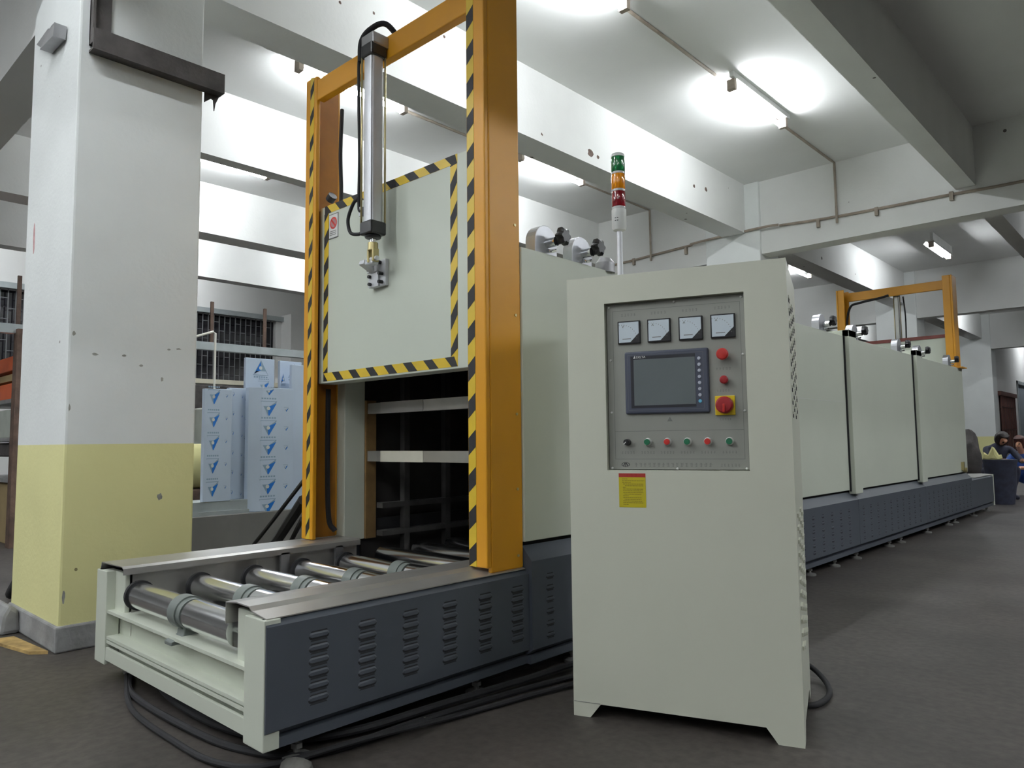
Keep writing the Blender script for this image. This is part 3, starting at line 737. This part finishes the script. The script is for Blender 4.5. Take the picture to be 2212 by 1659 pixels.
# ------------------------------------------------------------------ control cabinet (built in its own frame: u right, -v into the depth, z up)
CA = math.radians(19.28)
cab = thing('control_cabinet', 'tall pale cream control cabinet with recessed instrument panel on cut-out feet', 'cabinet', (-1.742, 2.178, 0), CA, local=True)
U0, U1, HC, DP = .004, .793, 1.617, .56
def fr(bm, u0, u1, z0, z1, d0, d1, mi=0): return box(bm, u0, u1, d0, d1, z0, z1, mi)   # local y = depth (0 at the front)
RU0, RU1, RZ0, RZ1, RD = .150, .652, .893, 1.513, .028
b = B()
box(b, U0, RU0, 0, RD + .02, .05, HC); box(b, RU1, U1, 0, RD + .02, .05, HC); box(b, RU0, RU1, 0, RD + .02, RZ1, HC); box(b, RU0, RU1, 0, RD + .02, .05, RZ0)
box(b, U0, U1, RD + .02, DP, .05, HC)
bmesh.ops.remove_doubles(b, verts=b.verts[:], dist=1e-5)
body = part('body', b, 'cabinet', cab)
sk = B(); prism(sk, [(U0, 0), (.067, 0), (.107, .05), (.675, .05), (.712, 0), (U1, 0), (U1, .05), (U0, .05)], 'y', 0.0, .03)
prism(sk, [(U0, 0), (.067, 0), (.107, .05), (.675, .05), (.712, 0), (U1, 0), (U1, .05), (U0, .05)], 'y', DP - .03, DP)
prism(sk, [(.03, 0), (.07, 0), (.11, .05), (DP - .11, .05), (DP - .07, 0), (DP - .03, 0), (DP - .03, .05), (.03, .05)], 'x', U1 - .03, U1)
prism(sk, [(.03, 0), (.07, 0), (.11, .05), (DP - .11, .05), (DP - .07, 0), (DP - .03, 0), (DP - .03, .05), (.03, .05)], 'x', U0, U0 + .03)
part('plinth', sk, 'cabinet', cab)
part('door_joint', box(B(), U0 + .002, .105, -.0006, 0, .0505, .0525), 'faint', cab)
# right side: punched vent rows
vh = B()
for i in range(19):
    z = 1.485 - i * .0225
    for v in ((.10, .30) if i % 2 == 0 else (.20, .40)): 
        prism(vh, [(v - .02, z + .006), (v + .02, z + .006), (v + .02, z - .006), (v - .02, z - .006)], 'x', U1, U1 + .0015)
part('vent_slot', vh, 'slot', cab, kind='stuff')
vb = B()
for i in range(19):
    z = 1.494 - i * .0225
    for v in ((.10, .30) if i % 2 == 0 else (.20, .40)): prism(vb, [(v - .03, z + .006), (v + .03, z + .006), (v + .03, z - .002), (v - .03, z - .002)], 'x', U1, U1 + .003)
for i in range(22):
    z = .74 - i * .022
    for v in ((.10, .30) if i % 2 == 0 else (.20, .40)): prism(vb, [(v - .035, z + .007), (v + .035, z + .007), (v + .035, z - .006), (v - .035, z - .006)], 'x', U1, U1 + .006)
part('vent_hood', vb, 'cabinet', cab, kind='stuff')
# instrument plate
P0 = RD - .004
pl = part('instrument_plate', box(B(), RU0 + .003, RU1 - .003, P0, RD, RZ0 + .003, RZ1 - .003), 'panel', cab)
ps = P0 - .0004
def rect(bm, u0, u1, z0, z1, d, mi=0): return quad(bm, [(u0, d, z0), (u1, d, z0), (u1, d, z1), (u0, d, z1)], mi)
def printed_line(bm, u0, u1, z0, z1, t, d, mi=0):
    rect(bm, u0, u1, z1 - t, z1, d, mi); rect(bm, u0, u1, z0, z0 + t, d, mi); rect(bm, u0, u0 + t, z0, z1, d, mi); rect(bm, u1 - t, u1, z0, z1, d, mi)
def scribble(bm, u0, u1, z, h, d, mi=0, rnd=random, gap=.25):
    u = u0; wch = h * .95
    while u + wch * .8 < u1:
        for k in range(3):
            zz = z + h * (.1 + .38 * k); a = u + rnd.random() * wch * .25; rect(bm, a, u + wch * (.6 + .25 * rnd.random()), zz, zz + h * .11, d, mi)
        a = u + wch * (.2 + .4 * rnd.random()); rect(bm, a, a + h * .11, z, z + h, d, mi)
        u += wch * (1 + gap)
pr = B()
printed_line(pr, .175, .636, .932, 1.485, .0016, ps); rect(pr, .175, .636, 1.034, 1.0356, ps)
for uc in (.236, .348, .462, .575): scribble(pr, uc - .028, uc + .03, 1.462, .010, ps)
scribble(pr, .548, .605, 1.245, .009, ps); scribble(pr, .548, .60, 1.168, .008, ps); scribble(pr, .555, .60, 1.068, .007, ps)
for uc in (.225, .298, .370, .441, .513, .586): scribble(pr, uc - .026, uc + .026, .952, .009, ps)
scribble(pr, .247, .530, .905, .014, ps); scribble(pr, .552, .63, .906, .010, ps)
quad(pr, [(.37, ps, 1.068), (.39, ps, 1.068), (.38, ps, 1.085)])
part('printing', pr, 'faint', pl, flip=False)
lg = B(); n = 28
for (r0, r1) in ((1.0, .84),):
    for i in range(n):
        t0, t1 = 2 * math.pi * i / n, 2 * math.pi * (i + 1) / n
        quad(lg, [(.213 + .0155 * r * math.cos(t), ps, .913 + .0085 * r * math.sin(t)) for r, t in ((r0, t0), (r0, t1), (r1, t1), (r1, t0))])
for sx in (-1, 1): quad(lg, [(.213 + sx * .001, ps, .9195), (.213 + sx * .004, ps, .9195), (.213 + sx * .0095, ps, .908), (.213 + sx * .006, ps, .907)])
quad(lg, [(.2115, ps, .905), (.2145, ps, .905), (.2145, ps, .9195), (.2115, ps, .9195)])
part('oval_emblem', lg, 'ink', pl, flip=False)
for u, z in ((.163, 1.500), (.406, 1.502), (.640, 1.500), (.165, 1.30), (.165, 1.105), (.640, 1.297), (.640, 1.10), (.163, .900), (.403, .899), (.640, .900)):
    part('screw', lathe(B(), [(.0015, -.006), (.004, -.004), (.0045, 0)], (u, P0, z), 'y', 12), 'whitepl', pl)
# panel meters
for i, uc in enumerate((.2385, .350, .464, .5765)):
    zc, h = 1.401, .0425
    m_ = B(); box(m_, uc - h, uc + h, P0 - .010, P0, zc - h, zc + h)
    me_ = part('panel_meter', m_, 'black', cab, bevel=.002)
    d = P0 - .0104; k = h - .005; f = B()
    quad(f, [(uc - k, d, zc - k), (uc + k - .032, d, zc - k), (uc + k, d, zc - k + .032), (uc + k, d, zc + k), (uc - k, d, zc + k)], 0)
    part('dial_face', f, 'face', me_, flip=False)
    d -= .0004; q = B()
    rect(q, uc - .024, uc + .008, zc - .026, zc - .0235, d)
    for j in range(11):
        t = math.radians(100 - j * 9.5); r = .056; a = Vector((uc - .026 + r * math.cos(t), 0, zc - .028 + r * math.sin(t))); rect(q, a.x - .0008, a.x + .0008, a.z - .0016, a.z + .0016, d)
    part('scale_marks', q, 'faint', me_, flip=False)
    tb = text_bm('V' if i == 0 else 'A', .013); bmesh.ops.transform(tb, matrix=Matrix.Translation((uc - .026, d, zc + .017)) @ Matrix.Rotation(math.pi / 2, 4, 'X'), verts=tb.verts[:])
    part('unit_letter', tb, 'faint', me_, flip=False)
# touch screen
hm = B(); box(hm, .220, .5245, P0 - .012, P0, 1.097, 1.327)
hmi = part('touch_screen', hm, 'bezel', cab, bevel=.006)
d = P0 - .0124
fb = B(); rect(fb, .243, .478, 1.118, 1.309, d); part('inner_bezel', fb, 'bezel2', hmi, flip=False)
fb = B(); rect(fb, .2545, .4765, 1.128, 1.297, d - .0004); part('display', fb, 'screen', hmi, flip=False)
fb = B(); rect(fb, .232, .505, 1.313, 1.3135, d - .0002); rect(fb, .232, .505, 1.111, 1.1115, d - .0002); rect(fb, .232, .2325, 1.111, 1.313, d - .0002); rect(fb, .505, .5055, 1.111, 1.313, d - .0002)
part('bezel_line', fb, 'faint', hmi, flip=False)
for j in range(8):
    z = 1.290 - j * .0218
    part('function_key', lathe(B(), [(.0045, -.003), (.0062, -.002), (.0062, 0)], (.4915, P0 - .012, z), 'y', 14), 'button_b' if j == 7 else 'button_l', hmi)
tb = text_bm('DELTA', .0115); bmesh.ops.transform(tb, matrix=Matrix.Translation((.2645, d - .0006, 1.3015)) @ Matrix.Rotation(math.pi / 2, 4, 'X'), verts=tb.verts[:])
quad(tb, [(.2535, d - .0008, 1.301), (.2625, d - .0008, 1.301), (.260, d - .0008, 1.3125)])
part('maker_mark', tb, 'whitepl', hmi, flip=False)
# emergency stop, push button, rotary switch
part('emergency_stop', lathe(B(), [(.001, -.042), (.016, -.041), (.0205, -.036), (.0205, -.026), (.012, -.022), (.012, 0)], (.575, P0, 1.298), 'y', 28), 'red', cab)
part('push_button', lathe(B(), [(.001, -.028), (.010, -.0275), (.0145, -.023), (.0145, -.012), (.011, 0)], (.576, P0, 1.209), 'y', 24), 'red_d', cab)
ms = part('main_switch', box(B(), .541, .609, P0 - .006, P0, 1.086, 1.154), 'yellow', cab, bevel=.002)
k = B(); lathe(k, [(.001, -.030), (.024, -.029), (.0295, -.024), (.0295, -.006), (.0295, 0)], (.575, P0 - .006, 1.121), 'y', 30)
kn = part('switch_knob', k, 'red_d', ms)
part('pointer', box(B(), .571, .579, P0 - .046, P0 - .034, 1.094, 1.124), 'red', kn, bevel=.002)
# lower row
cols = [('black', .223), ('green', .298), ('red', .370), ('green', .441), ('red', .512), ('green', .586)]
for c_, u in cols:
    z = .995
    if c_ == 'black':
        o = part('selector_knob', lathe(B(), [(.001, -.026), (.0105, -.025), (.0125, -.004), (.0125, 0)], (u, P0, z), 'y', 20), 'black', cab)
        q = B(); quad(q, [(u - .010, P0 - .0265, z - .006), (u - .0075, P0 - .0265, z - .0085), (u + .0005, P0 - .0265, z + .0005), (u - .0015, P0 - .0265, z + .0015)]); part('pointer_mark', q, 'whitepl', o, flip=False)
    else:
        o = part('illuminated_button', lathe(B(), [(.009, -.016), (.0115, -.013), (.0135, -.006), (.0145, 0)], (u, P0, z), 'y', 24), 'whitepl', cab)
        part('button_cap', lathe(B(), [(.001, -.020), (.0105, -.0195), (.0112, -.015)], (u, P0, z), 'y', 22), c_, o)
# yellow notice
st = B(); d = -.0008; rect(st, .1925, .2915, .7595, .882, d, 0); rect(st, .1925, .2915, .868, .882, d - .0002, 1)
rs = random.Random(3); scribble(st, .222, .268, .870, .010, d - .0004, 3, rs, .6)
rows = [(.205, .225), (.205, .287), (.205, .237), (.208, .283), (.215, .283), (.207, .219), (.208, .284), (.208, .28), (.208, .282), (.21, .275), (.208, .228), (.208, .278), (.213, .275), (.208, .28), (.208, .282), (.208, .23)]
for j, (a, c) in enumerate(rows):
    u = a; z = .8605 - j * .0061
    while u < c - .002:
        wd = .003 + rs.random() * .006; rect(st, u, min(u + wd, c), z, z + .0024, d - .0002, 2); u += wd + .0012
part('warning_notice', st, ['stk_y', 'stk_r', 'stk_ink', 'red_d'], cab, flip=False)
# signal tower (stands on the cabinet)
tw = thing('signal_tower', 'stack light with green, amber and dark red lenses on a slim pole', 'signal light', (-1.609, 2.352, 1.617), local=True)
part('pole', cyl(B(), (0, 0, 0), (0, 0, .21), .0115, 14), 'alu', tw)
part('pole_flange', cyl(B(), (0, 0, 0), (0, 0, .012), .03, 18), 'alu', tw)
hs = part('housing', lathe(B(), [(.012, .198), (.024, .204), (.0285, .215), (.0285, .285), (.026, .287)], (0, 0, 0)), 'whitepl', tw)
q = B()
for a in (-.25, .05):
    for zz in (.236, .246):
        t = math.radians(-70) + a; dx, dy = math.sin(t + math.pi / 2), -math.cos(t + math.pi / 2)
        ctr = Vector((.0289 * math.cos(t), .0289 * math.sin(t), zz)); tv = Vector((-math.sin(t), math.cos(t), 0)) * .003
        quad(q, [ctr - tv, ctr + tv, ctr + tv + Vector((0, 0, .003)), ctr - tv + Vector((0, 0, .003))])
part('housing_slots', q, 'ink', hs, flip=False)
z = .287
for nm, mt in (('red_lens', 'l_red'), ('amber_lens', 'l_amber'), ('green_lens', 'l_green')):
    part('clear_ring', lathe(B(), [(.026, z), (.0272, z + .001), (.0272, z + .008), (.026, z + .009)], (0, 0, 0)), 'clear', tw)
    part(nm, lathe(B(), [(.026, z + .009), (.0272, z + .011), (.0272, z + .068), (.026, z + .070)], (0, 0, 0)), mt, tw); z += .070
part('cap', lathe(B(), [(.0268, z), (.0268, z + .008), (.024, z + .013), (.001, z + .015)], (0, 0, 0)), 'whitepl', tw)
single('power_cable', tube(B(), [(-1.33, 3.02, .10), (-1.26, 3.14, .06), (-1.17, 3.10, .02), (-1.105, 2.96, .012), (-1.11, 2.82, .012), (-1.20, 2.80, .012), (-1.35, 2.9, .012)], .011, 10), 'rubber', 'black cable looping onto the floor behind the right side of the control cabinet', 'cable')

# ------------------------------------------------------------------ cables and bits on the floor by the conveyor
paths = [([(-3.55, 1.30, .012), (-3.2, 1.17, .012), (-2.7, 1.15, .02), (-2.35, 1.20, .012), (-2.13, 1.34, .012), (-2.08, 1.7, .02), (-2.06, 2.1, .012), (-2.0, 2.45, .012), (-1.9, 2.9, .012)], .012, 'black cable nearest the viewer, skirting the conveyor corner post'),
         ([(-3.5, 1.42, .03), (-3.1, 1.25, .03), (-2.6, 1.22, .03), (-2.3, 1.30, .03), (-2.16, 1.5, .03), (-2.12, 1.9, .03), (-2.08, 2.3, .03), (-2.05, 2.8, .03)], .014, 'black cable lying directly under the near side of the conveyor'),
         ([(-3.45, 1.24, .014), (-3.0, 1.10, .014), (-2.55, 1.08, .014), (-2.3, 1.10, .014), (-2.16, 1.20, .014), (-2.07, 1.5, .03), (-2.02, 1.9, .014), (-1.95, 2.3, .014), (-1.85, 2.7, .014)], .010, 'thin black cable bowing outwards past the conveyor end beams'),
         ([(-3.4, 1.5, .05), (-2.9, 1.36, .05), (-2.4, 1.38, .05), (-2.25, 1.6, .05), (-2.2, 2.0, .05), (-2.16, 2.5, .05)], .016, 'thick black cable in the shadow beneath the conveyor bed')]
for p, r, lab in paths: single('floor_cable', tube(B(), p, r, 8), 'rubber', lab, 'cable')
st_ = B(); bmesh.ops.create_icosphere(st_, subdivisions=2, radius=.05)
for v in st_.verts: v.co = Vector((v.co.x * 1.3, v.co.y * .8, v.co.z * .5)) * (1 + .12 * random.random()) + Vector((-2.06, 1.235, .022))
single('concrete_lump', st_, 'rubble', 'grey rounded lump on the floor at the bottom edge, under the corner post', 'rubble')
single('bolt', cyl(cyl(B(), (-2.075, 1.75, 0), (-2.075, 1.75, .012), .011, 6), (-2.075, 1.75, .012), (-2.075, 1.75, .03), .006, 8), 'chrome', 'tiny shiny bolt on the dark floor beside the conveyor cables', 'bolt')
single('board', prism(B(), [(-4.62, .98), (-4.2, 1.06), (-4.14, 1.125), (-4.6, 1.09)], 'z', 0, .015), 'sand', 'ochre splintered board on the floor at the foot of the near pillar', 'board')
single('plaster_lump', prism(B(), [(1.05, 0), (1.15, 0), (1.14, .12), (1.09, .16), (1.06, .1)], 'x', -5.0, -4.72), 'plinth', 'broken lump of plaster against the front foot of the near pillar', 'rubble', bevel=.02)
single('dark_hose', tube(B(), [(-6.2, 1.5, .05), (-5.6, 1.32, .08), (-5.25, 1.22, .13), (-5.05, 1.2, .22), (-5.02, 1.22, .30)], .03, 10), 'rubber', 'thick dark hose at the lower left edge beside the near pillar', 'hose')

# ------------------------------------------------------------------ left background: box, film wrapped panels, rack
single('steel_tank', box(B(), -6.75, -6.0, 1.9, 4.9, 0, .418), 'greybox', 'long low grey steel box behind the conveyor carrying the wrapped panels', 'box', bevel=.006)
sb = B(); box(sb, -6.35, -6.03, 2.2, 3.125, .418, .45); box(sb, -6.35, -6.06, 2.2, 3.125, .45, .53)
single('steel_channel', sb, 'galv', 'grey steel channel lying on the long box under the left wrapped panels', 'steel channel')
def logo(bm, o, ey, ez, w, h, up, full=True):
    """inverted triangle mark: o centre top-left, ey unit along the panel, ez up"""
    o = Vector(o); ey = Vector(ey); ez = Vector(ez); nrm = Vector((0, 0, 0))
    P = lambda a, b: o + ey * (a * w) + ez * (b * h)
    s = -1 if not up else 1
    quad(bm, [P(-.5, -s * .5), P(.5, -s * .5), P(0, s * .5)], 1)
    e = Vector((.0006, 0, 0))
    if not up:
        quad(bm, [P(-.06, .10) + e, P(.47, .36) + e, P(.03, -.48) + e, P(-.03, -.40) + e], 0)
        quad(bm, [P(-.38, .16) + e, P(.05, .16) + e, P(.42, .46) + e, P(-.46, .46) + e], 2)
    else:
        quad(bm, [P(-.44, -.44) + e, P(.0, -.15) + e, P(.0, .42) + e], 0)
        quad(bm, [P(-.46, -.46) + e, P(.46, -.46) + e, P(.30, -.22) + e, P(-.30, -.22) + e], 2)
    n = 12; c = P(-.02, -s * .02) + e * 2
    quad(bm, [c + ey * (.11 * w * math.cos(2 * math.pi * i / n)) + ez * (.12 * h * math.sin(2 * math.pi * i / n)) for i in range(n)], 3)
    zb = .62 if not up else -.66
    for i in range(6):
        a = -.45 + i * .155; quad(bm, [P(a, zb), P(a + .11, zb), P(a + .11, zb + .10), P(a, zb + .10)], 1)
LM = ['logo_b', 'logo_g', 'film', 'whitepl']
def panel(name, lab, x, y0, y1, z0, z1, th, logos, fold=None):
    t = thing(name, lab, 'panel', (x - th / 2, (y0 + y1) / 2, z0), group=None)
    p = B()
    if fold is None: prism(p, [(x - th, y0), (x, y0), (x, y1), (x - th, y1)], 'z', z0, z1)
    else: prism(p, [(x - th - fold[1], y0), (x - fold[1], y0), (x, y0 + fold[0]), (x, y1), (x - th, y1), (x - th, y0 + fold[0])], 'z', z0, z1)
    part('sheet', p, 'film', t, bevel=.004)
    for (yy, zz, ww, hh, up) in logos:
        lg_ = B(); logo(lg_, (x + .001, yy, zz), (0, 1, 0), (0, 0, 1), ww, hh, up); part('printed_logo', lg_, LM, t, flip=False)
    return t
la = []
for i in range(5): la += [(2.805, 1.405 - i * .193, .11, .128, False), (2.915, 1.415 - i * .193, .026, .024, False)]
panel('wrapped_panel', 'blue-printed film panel at the left, standing on the steel channel', -6.05, 2.725, 2.965, .53, 1.475, .05, la)
lb_ = []
for i in range(6): lb_ += [(3.03, 1.44 - i * .17, .02, .03, False), (3.11, 1.42 - i * .17, .02, .02, False), (3.14, 1.40 - i * .17, .02, .02, False)]
panel('wrapped_panel', 'shaded film panel set back between the left and the wide wrapped panels', -6.16, 2.99, 3.20, .53, 1.50, .05, lb_)
ld = []
for i in range(6): ld += [(3.29, 1.318 - i * .172, .16, .135, False), (3.46, 1.312 - i * .172, .048, .036, False)]
ld += [(3.29, 1.468, .10, .06, False)]
panel('wrapped_panel', 'wide film panel with a column of blue triangles, right of the left ones', -6.02, 3.125, 3.535, .4185, 1.505, .06, ld, fold=(.10, .05))
panel('wrapped_panel', 'tall film panel rising behind the wide one, blue triangle at its top', -6.22, 3.17, 3.45, .4185, 1.785, .04, [(3.315, 1.70, .15, .14, True), (3.345, 1.53, .11, .10, False)])
panel('wrapped_panel', 'film panel partly hidden by the gate post, pale triangles near its top', -6.30, 3.55, 3.78, .4185, 1.79, .04, [(3.70, 1.70, .13, .14, True), (3.585, 1.62, .05, .10, True)])
panel('wrapped_panel', 'plain film panel edge nearest to the far yellow gate post', -6.08, 3.545, 3.95, .4185, 1.735, .04, [(3.80, 1.2, .03, .03, False), (3.80, 1.0, .03, .03, False)])
fo = B(); cyl(fo, (-7.15, 2.6, .80), (-7.15, 3.45, .80), .215, 28)
single('foam_roll', fo, 'paleyellow', 'pale yellow roll lying behind the left wrapped panel, beside the pillar', 'roll')
single('crate', box(B(), -7.5, -6.93, 2.4, 3.6, .0, .585), 'rust', 'brown crate under the pale yellow roll', 'crate', bevel=.01)
pp = B(); tube(pp, [(-6.9, 3.2, .0), (-6.9, 3.2, 2.08), (-6.9, 3.18, 2.095), (-6.9, 2.4, 1.80)], .011, 8, smooth_path=False)
single('white_pipe', pp, 'pipew', 'thin white pipe rising behind the wrapped panels and bent at the top', 'pipe')
# steel rack frame
rk = thing('storage_rack', 'grey steel rack frame with a long rail and thin uprights before the barred window', 'rack', (-8.9, 3.6, 0))
part('rail', box(B(), -8.85, -8.75, .9, 7.2, 2.16, 2.255), 'galv', rk)
for yy in (2.0, 4.02, 4.72, 6.6): part('upright', box(B(), -8.79, -8.76, yy - .018, yy + .018, 2.2 if yy > 2.5 else 2.2, 2.76), 'rust', rk)
part('post', box(B(), -8.82, -8.68, 1.98, 2.12, 0, 2.2), 'rust', rk)
part('post', box(B(), -8.82, -8.68, 6.9, 7.04, 0, 2.2), 'rust', rk)
for zz in (1.50, 1.10, .68): part('shelf', box(B(), -10.4, -8.82, 2.0, 3.2, zz - .04, zz), 'steel_d', rk)
part('post', box(B(), -10.4, -10.3, 2.0, 2.1, 0, 2.2), 'rust', rk)
single('orange_beam', box(B(), -10.2, -8.83, 2.02, 2.3, 1.80, 1.955), 'crate_o', 'upper orange box at the far left edge, on the rack behind the pillar', 'crate', bevel=.008)
single('orange_beam', box(B(), -10.2, -8.90, 2.02, 2.3, 1.50, 1.67), 'crate_o', 'lower orange box at the far left edge, under the upper one', 'crate', bevel=.008)
single('wood_strip', box(B(), -10.2, -8.85, 2.04, 2.3, 1.70, 1.77), 'card', 'thin wooden strip between the two orange boxes', 'board')
single('carton', box(B(), -10.1, -8.95, 2.05, 2.6, 1.10, 1.40), 'crate_g', 'pale grey-green box on the shelf under the orange boxes', 'box', bevel=.01)
single('dark_case', box(B(), -10.1, -9.0, 2.05, 2.7, .90, 1.05), 'darksteel', 'dark case on the rack below the pale box at the left edge', 'box', bevel=.02)
single('carton', box(B(), -10.1, -9.0, 2.05, 2.6, .0, .62), 'card', 'tan box at the bottom of the rack at the left edge', 'box', bevel=.01)
single('locker', box(B(), -14.2, -13.4, 5.0, 7.6, 0, 2.12), 'darksteel', 'dark locker against the wall under the barred window', 'locker', bevel=.02)
single('bin_box', box(B(), -9.2, -8.4, 3.9, 4.6, 0, 1.45), 'crate_g', 'grey-green cabinet edge between the near pillar and the left wrapped panel', 'box', bevel=.02)
# dark bars leaning behind the conveyor
for i, (a, b, r, lab) in enumerate((((-4.951, 2.314, .012), (-3.568, 2.185, .83), .011, 'thin dark rod leaning behind the far rail, leftmost of the three'),
                                    ((-5.141, 2.668, .03), (-3.585, 2.172, .698), .030, 'thick dark hose leaning behind the far rail, middle of the three'),
                                    ((-5.645, 3.174, .016), (-3.57, 2.156, .597), .014, 'dark rod closest to the far gate post behind the rail'))):
    single('leaning_rod' if i != 1 else 'leaning_hose', tube(B(), [a, tuple((Vector(a) + Vector(b)) / 2 - Vector((0, 0, .02))), b], r, 8), 'rubber', lab, 'rod' if i != 1 else 'hose')

# ------------------------------------------------------------------ people and things far right
def person(name, label, joints, bones, mats, loc, rz, hair):
    """one continuous skinned figure; joints: name -> (pos, radius, material)"""
    t = thing(name, label, 'person', loc, rz, local=True)
    names = list(joints); bm = bmesh.new(); vs = [bm.verts.new(joints[n][0]) for n in names]
    for a, c in bones: bm.edges.new((vs[names.index(a)], vs[names.index(c)]))
    me = bpy.data.meshes.new('body'); bm.to_mesh(me); bm.free()
    o = link(bpy.data.objects.new('body', me)); s = o.modifiers.new('skin', 'SKIN'); s.use_smooth_shade = True
    for i, n in enumerate(names):
        d = me.skin_vertices[0].data[i]; d.radius = joints[n][1] if isinstance(joints[n][1], tuple) else (joints[n][1],) * 2; d.use_root = i == 0
    sub = o.modifiers.new('sub', 'SUBSURF'); sub.levels = 2; sub.render_levels = 2
    dg = bpy.context.evaluated_depsgraph_get(); m2 = bpy.data.meshes.new_from_object(o.evaluated_get(dg))
    o.modifiers.clear(); o.data = m2; bpy.data.meshes.remove(me); m2.name = 'body'
    m2.materials.clear()
    for k in mats: m2.materials.append(M[k])
    segs_ = [(Vector(joints[a][0]), Vector(joints[c][0]), joints[a][2], joints[c][2]) for a, c in bones]
    for p in m2.polygons:
        c = p.center; best = (9, 0)
        for a, b_, ma, mb in segs_:
            ab = b_ - a; tt = max(0, min(1, (c - a).dot(ab) / ab.length_squared)); dd = (a + ab * tt - c).length
            if dd < best[0]: best = (dd, ma if tt < .5 else mb)
        p.material_index = best[1]; p.use_smooth = True
    o.parent = t
    h = bmesh.new(); bmesh.ops.create_uvsphere(h, u_segments=16, v_segments=10, radius=1)
    hc, hr, tilt = hair
    for v in h.verts:
        q = v.co.copy()
        if q.x > .35 and q.z < .45: q.x = .35 + (q.x - .35) * .1; q *= .8
        v.co = Vector((q.x * hr * .95, q.y * hr * .88, q.z * hr * 1.05))
    bmesh.ops.rotate(h, verts=h.verts[:], cent=(0, 0, 0), matrix=Matrix.Rotation(tilt, 3, 'Y')); bmesh.ops.translate(h, verts=h.verts[:], vec=hc)
    for f in h.faces: f.smooth = True
    part('hair', h, mats[-1], t)
    fc = B(); hc = Vector(hc); Rt = Matrix.Rotation(tilt, 3, 'Y')
    for sy in (-1, 1): cyl(fc, hc + Rt @ Vector((.094, sy * .033, -.012)), hc + Rt @ Vector((.104, sy * .033, -.012)), .011, 8)
    cyl(fc, hc + Rt @ Vector((.09, -.025, -.075)), hc + Rt @ Vector((.09, .025, -.075)), .008, 8)
    part('eyes_and_mouth', fc, 'hair', t)
    return t
def crouch(lean, headz, sk=1, cl=0, up=0.0):
    J = {'pelvis': ((0, 0, .30 + up), (.15, .13), cl), 'waist': ((.05 + lean * .2, 0, .42 + up), (.14, .12), cl), 'chest': ((.10 + lean * .6, 0, .60 + up), (.16, .13), cl), 'neck0': ((.16 + lean * .9, 0, .72 + up), .06, cl), 'neck': ((.19 + lean, 0, .76 + up), .05, sk), 'head': ((.23 + lean * 1.1, 0, headz), (.085, .095), sk), 'crown': ((.235 + lean * 1.1, 0, headz + .07), .06, sk), 'nose': ((.325 + lean * 1.1, 0, headz - .02), .018, sk)}
    Bn = [('pelvis', 'waist'), ('waist', 'chest'), ('chest', 'neck0'), ('neck0', 'neck'), ('neck', 'head'), ('head', 'crown'), ('head', 'nose')]
    for s, n in ((1, 'l'), (-1, 'r')):
        J.update({n + 'sh': ((.13 + lean * .8, s * .19, .66 + up), .06, cl), n + 'el': ((.30 + lean, s * .24, .46 + up), .045, cl), n + 'wr': ((.50 + lean, s * .14, .48 + up), .03, sk), n + 'hand': ((.56 + lean, s * .12, .48 + up), .03, sk),
                  n + 'hip': ((.02, s * .10, .28 + up), .10, cl), n + 'kn': ((.42, s * .17, .42 + up * .5), .07, cl), n + 'an': ((.26, s * .14, .08), .045, cl), n + 'toe': ((.44, s * .15, .035), .035, cl)})
        Bn += [('chest', n + 'sh'), (n + 'sh', n + 'el'), (n + 'el', n + 'wr'), (n + 'wr', n + 'hand'), ('pelvis', n + 'hip'), (n + 'hip', n + 'kn'), (n + 'kn', n + 'an'), (n + 'an', n + 'toe')]
        for k in range(5):
            a = (k - 2) * .016; q = n + 'f%d' % k; L = (.03, .055, .06, .056, .045)[k]
            J[q] = ((.60 + lean, s * (.12 + a), .475 + up), .009, sk); J[q + 't'] = ((.60 + lean + L * .8, s * (.12 + a * 1.2), .475 + up - L * .45), .008, sk)
            Bn += [(n + 'hand', q), (q, q + 't')]
    return J, Bn
J, Bn = crouch(.12, .93, up=.15)
person('person', 'crouching person in dark navy clothes with black hair, bending over beside the furnace end', J, Bn, ['navy', 'skin', 'hair'], (-2.52, 14.15, .0), math.radians(-50), ((.35, 0, .97), .118, math.radians(30)))
single('low_stool', box(box(box(B(), -2.66, -2.38, 14.12, 14.34, .24, .28), -2.64, -2.60, 14.14, 14.32, 0, .24), -2.44, -2.40, 14.14, 14.32, 0, .24), 'wood', 'low wooden stool under the crouching person in navy', 'stool')
J, Bn = crouch(.06, .86)
person('person', 'person in a blue top with reddish brown hair at the right edge', J, Bn, ['blue', 'skin', 'hair2'], (-2.16, 15.3, -.0), math.radians(-105), ((.285, 0, .905), .118, math.radians(10)))
bn = B(); lathe(bn, [(.001, 0), (.16, 0), (.2, .30), (.215, .60), (.225, .62), (.225, .66), (.001, .66)], (-2.21, 13.1, 0), seg=20)
single('dark_bin', bn, 'navy', 'dark round bin on the floor past the end of the furnace', 'bin')
cc = B(); bmesh.ops.create_icosphere(cc, subdivisions=2, radius=1)
for v in cc.verts: v.co = Vector((-2.30 + v.co.x * .13, 13.1 + v.co.y * .10, .66 + max(0, v.co.z + .15) * .12 * (1 + .5 * math.sin(6 * v.co.x + 1))))
single('cream_cloth', cc, 'paleyellow', 'pale yellow cloth heaped on top of the dark bin', 'cloth')
bg = B(); bmesh.ops.create_icosphere(bg, subdivisions=3, radius=1)
for v in bg.verts: v.co = Vector((v.co.x * .17, v.co.y * .2, v.co.z * .56)) * (1 + .08 * math.sin(9 * v.co.z + 4 * v.co.y)) 
zmin = min(v.co.z for v in bg.verts)
for v in bg.verts: v.co = v.co + Vector((-2.92, 14.75, -zmin))
for f in bg.faces: f.smooth = True
single('brown_sack', bg, 'darksteel', 'tall dark brown sack right behind the end of the furnace', 'sack')
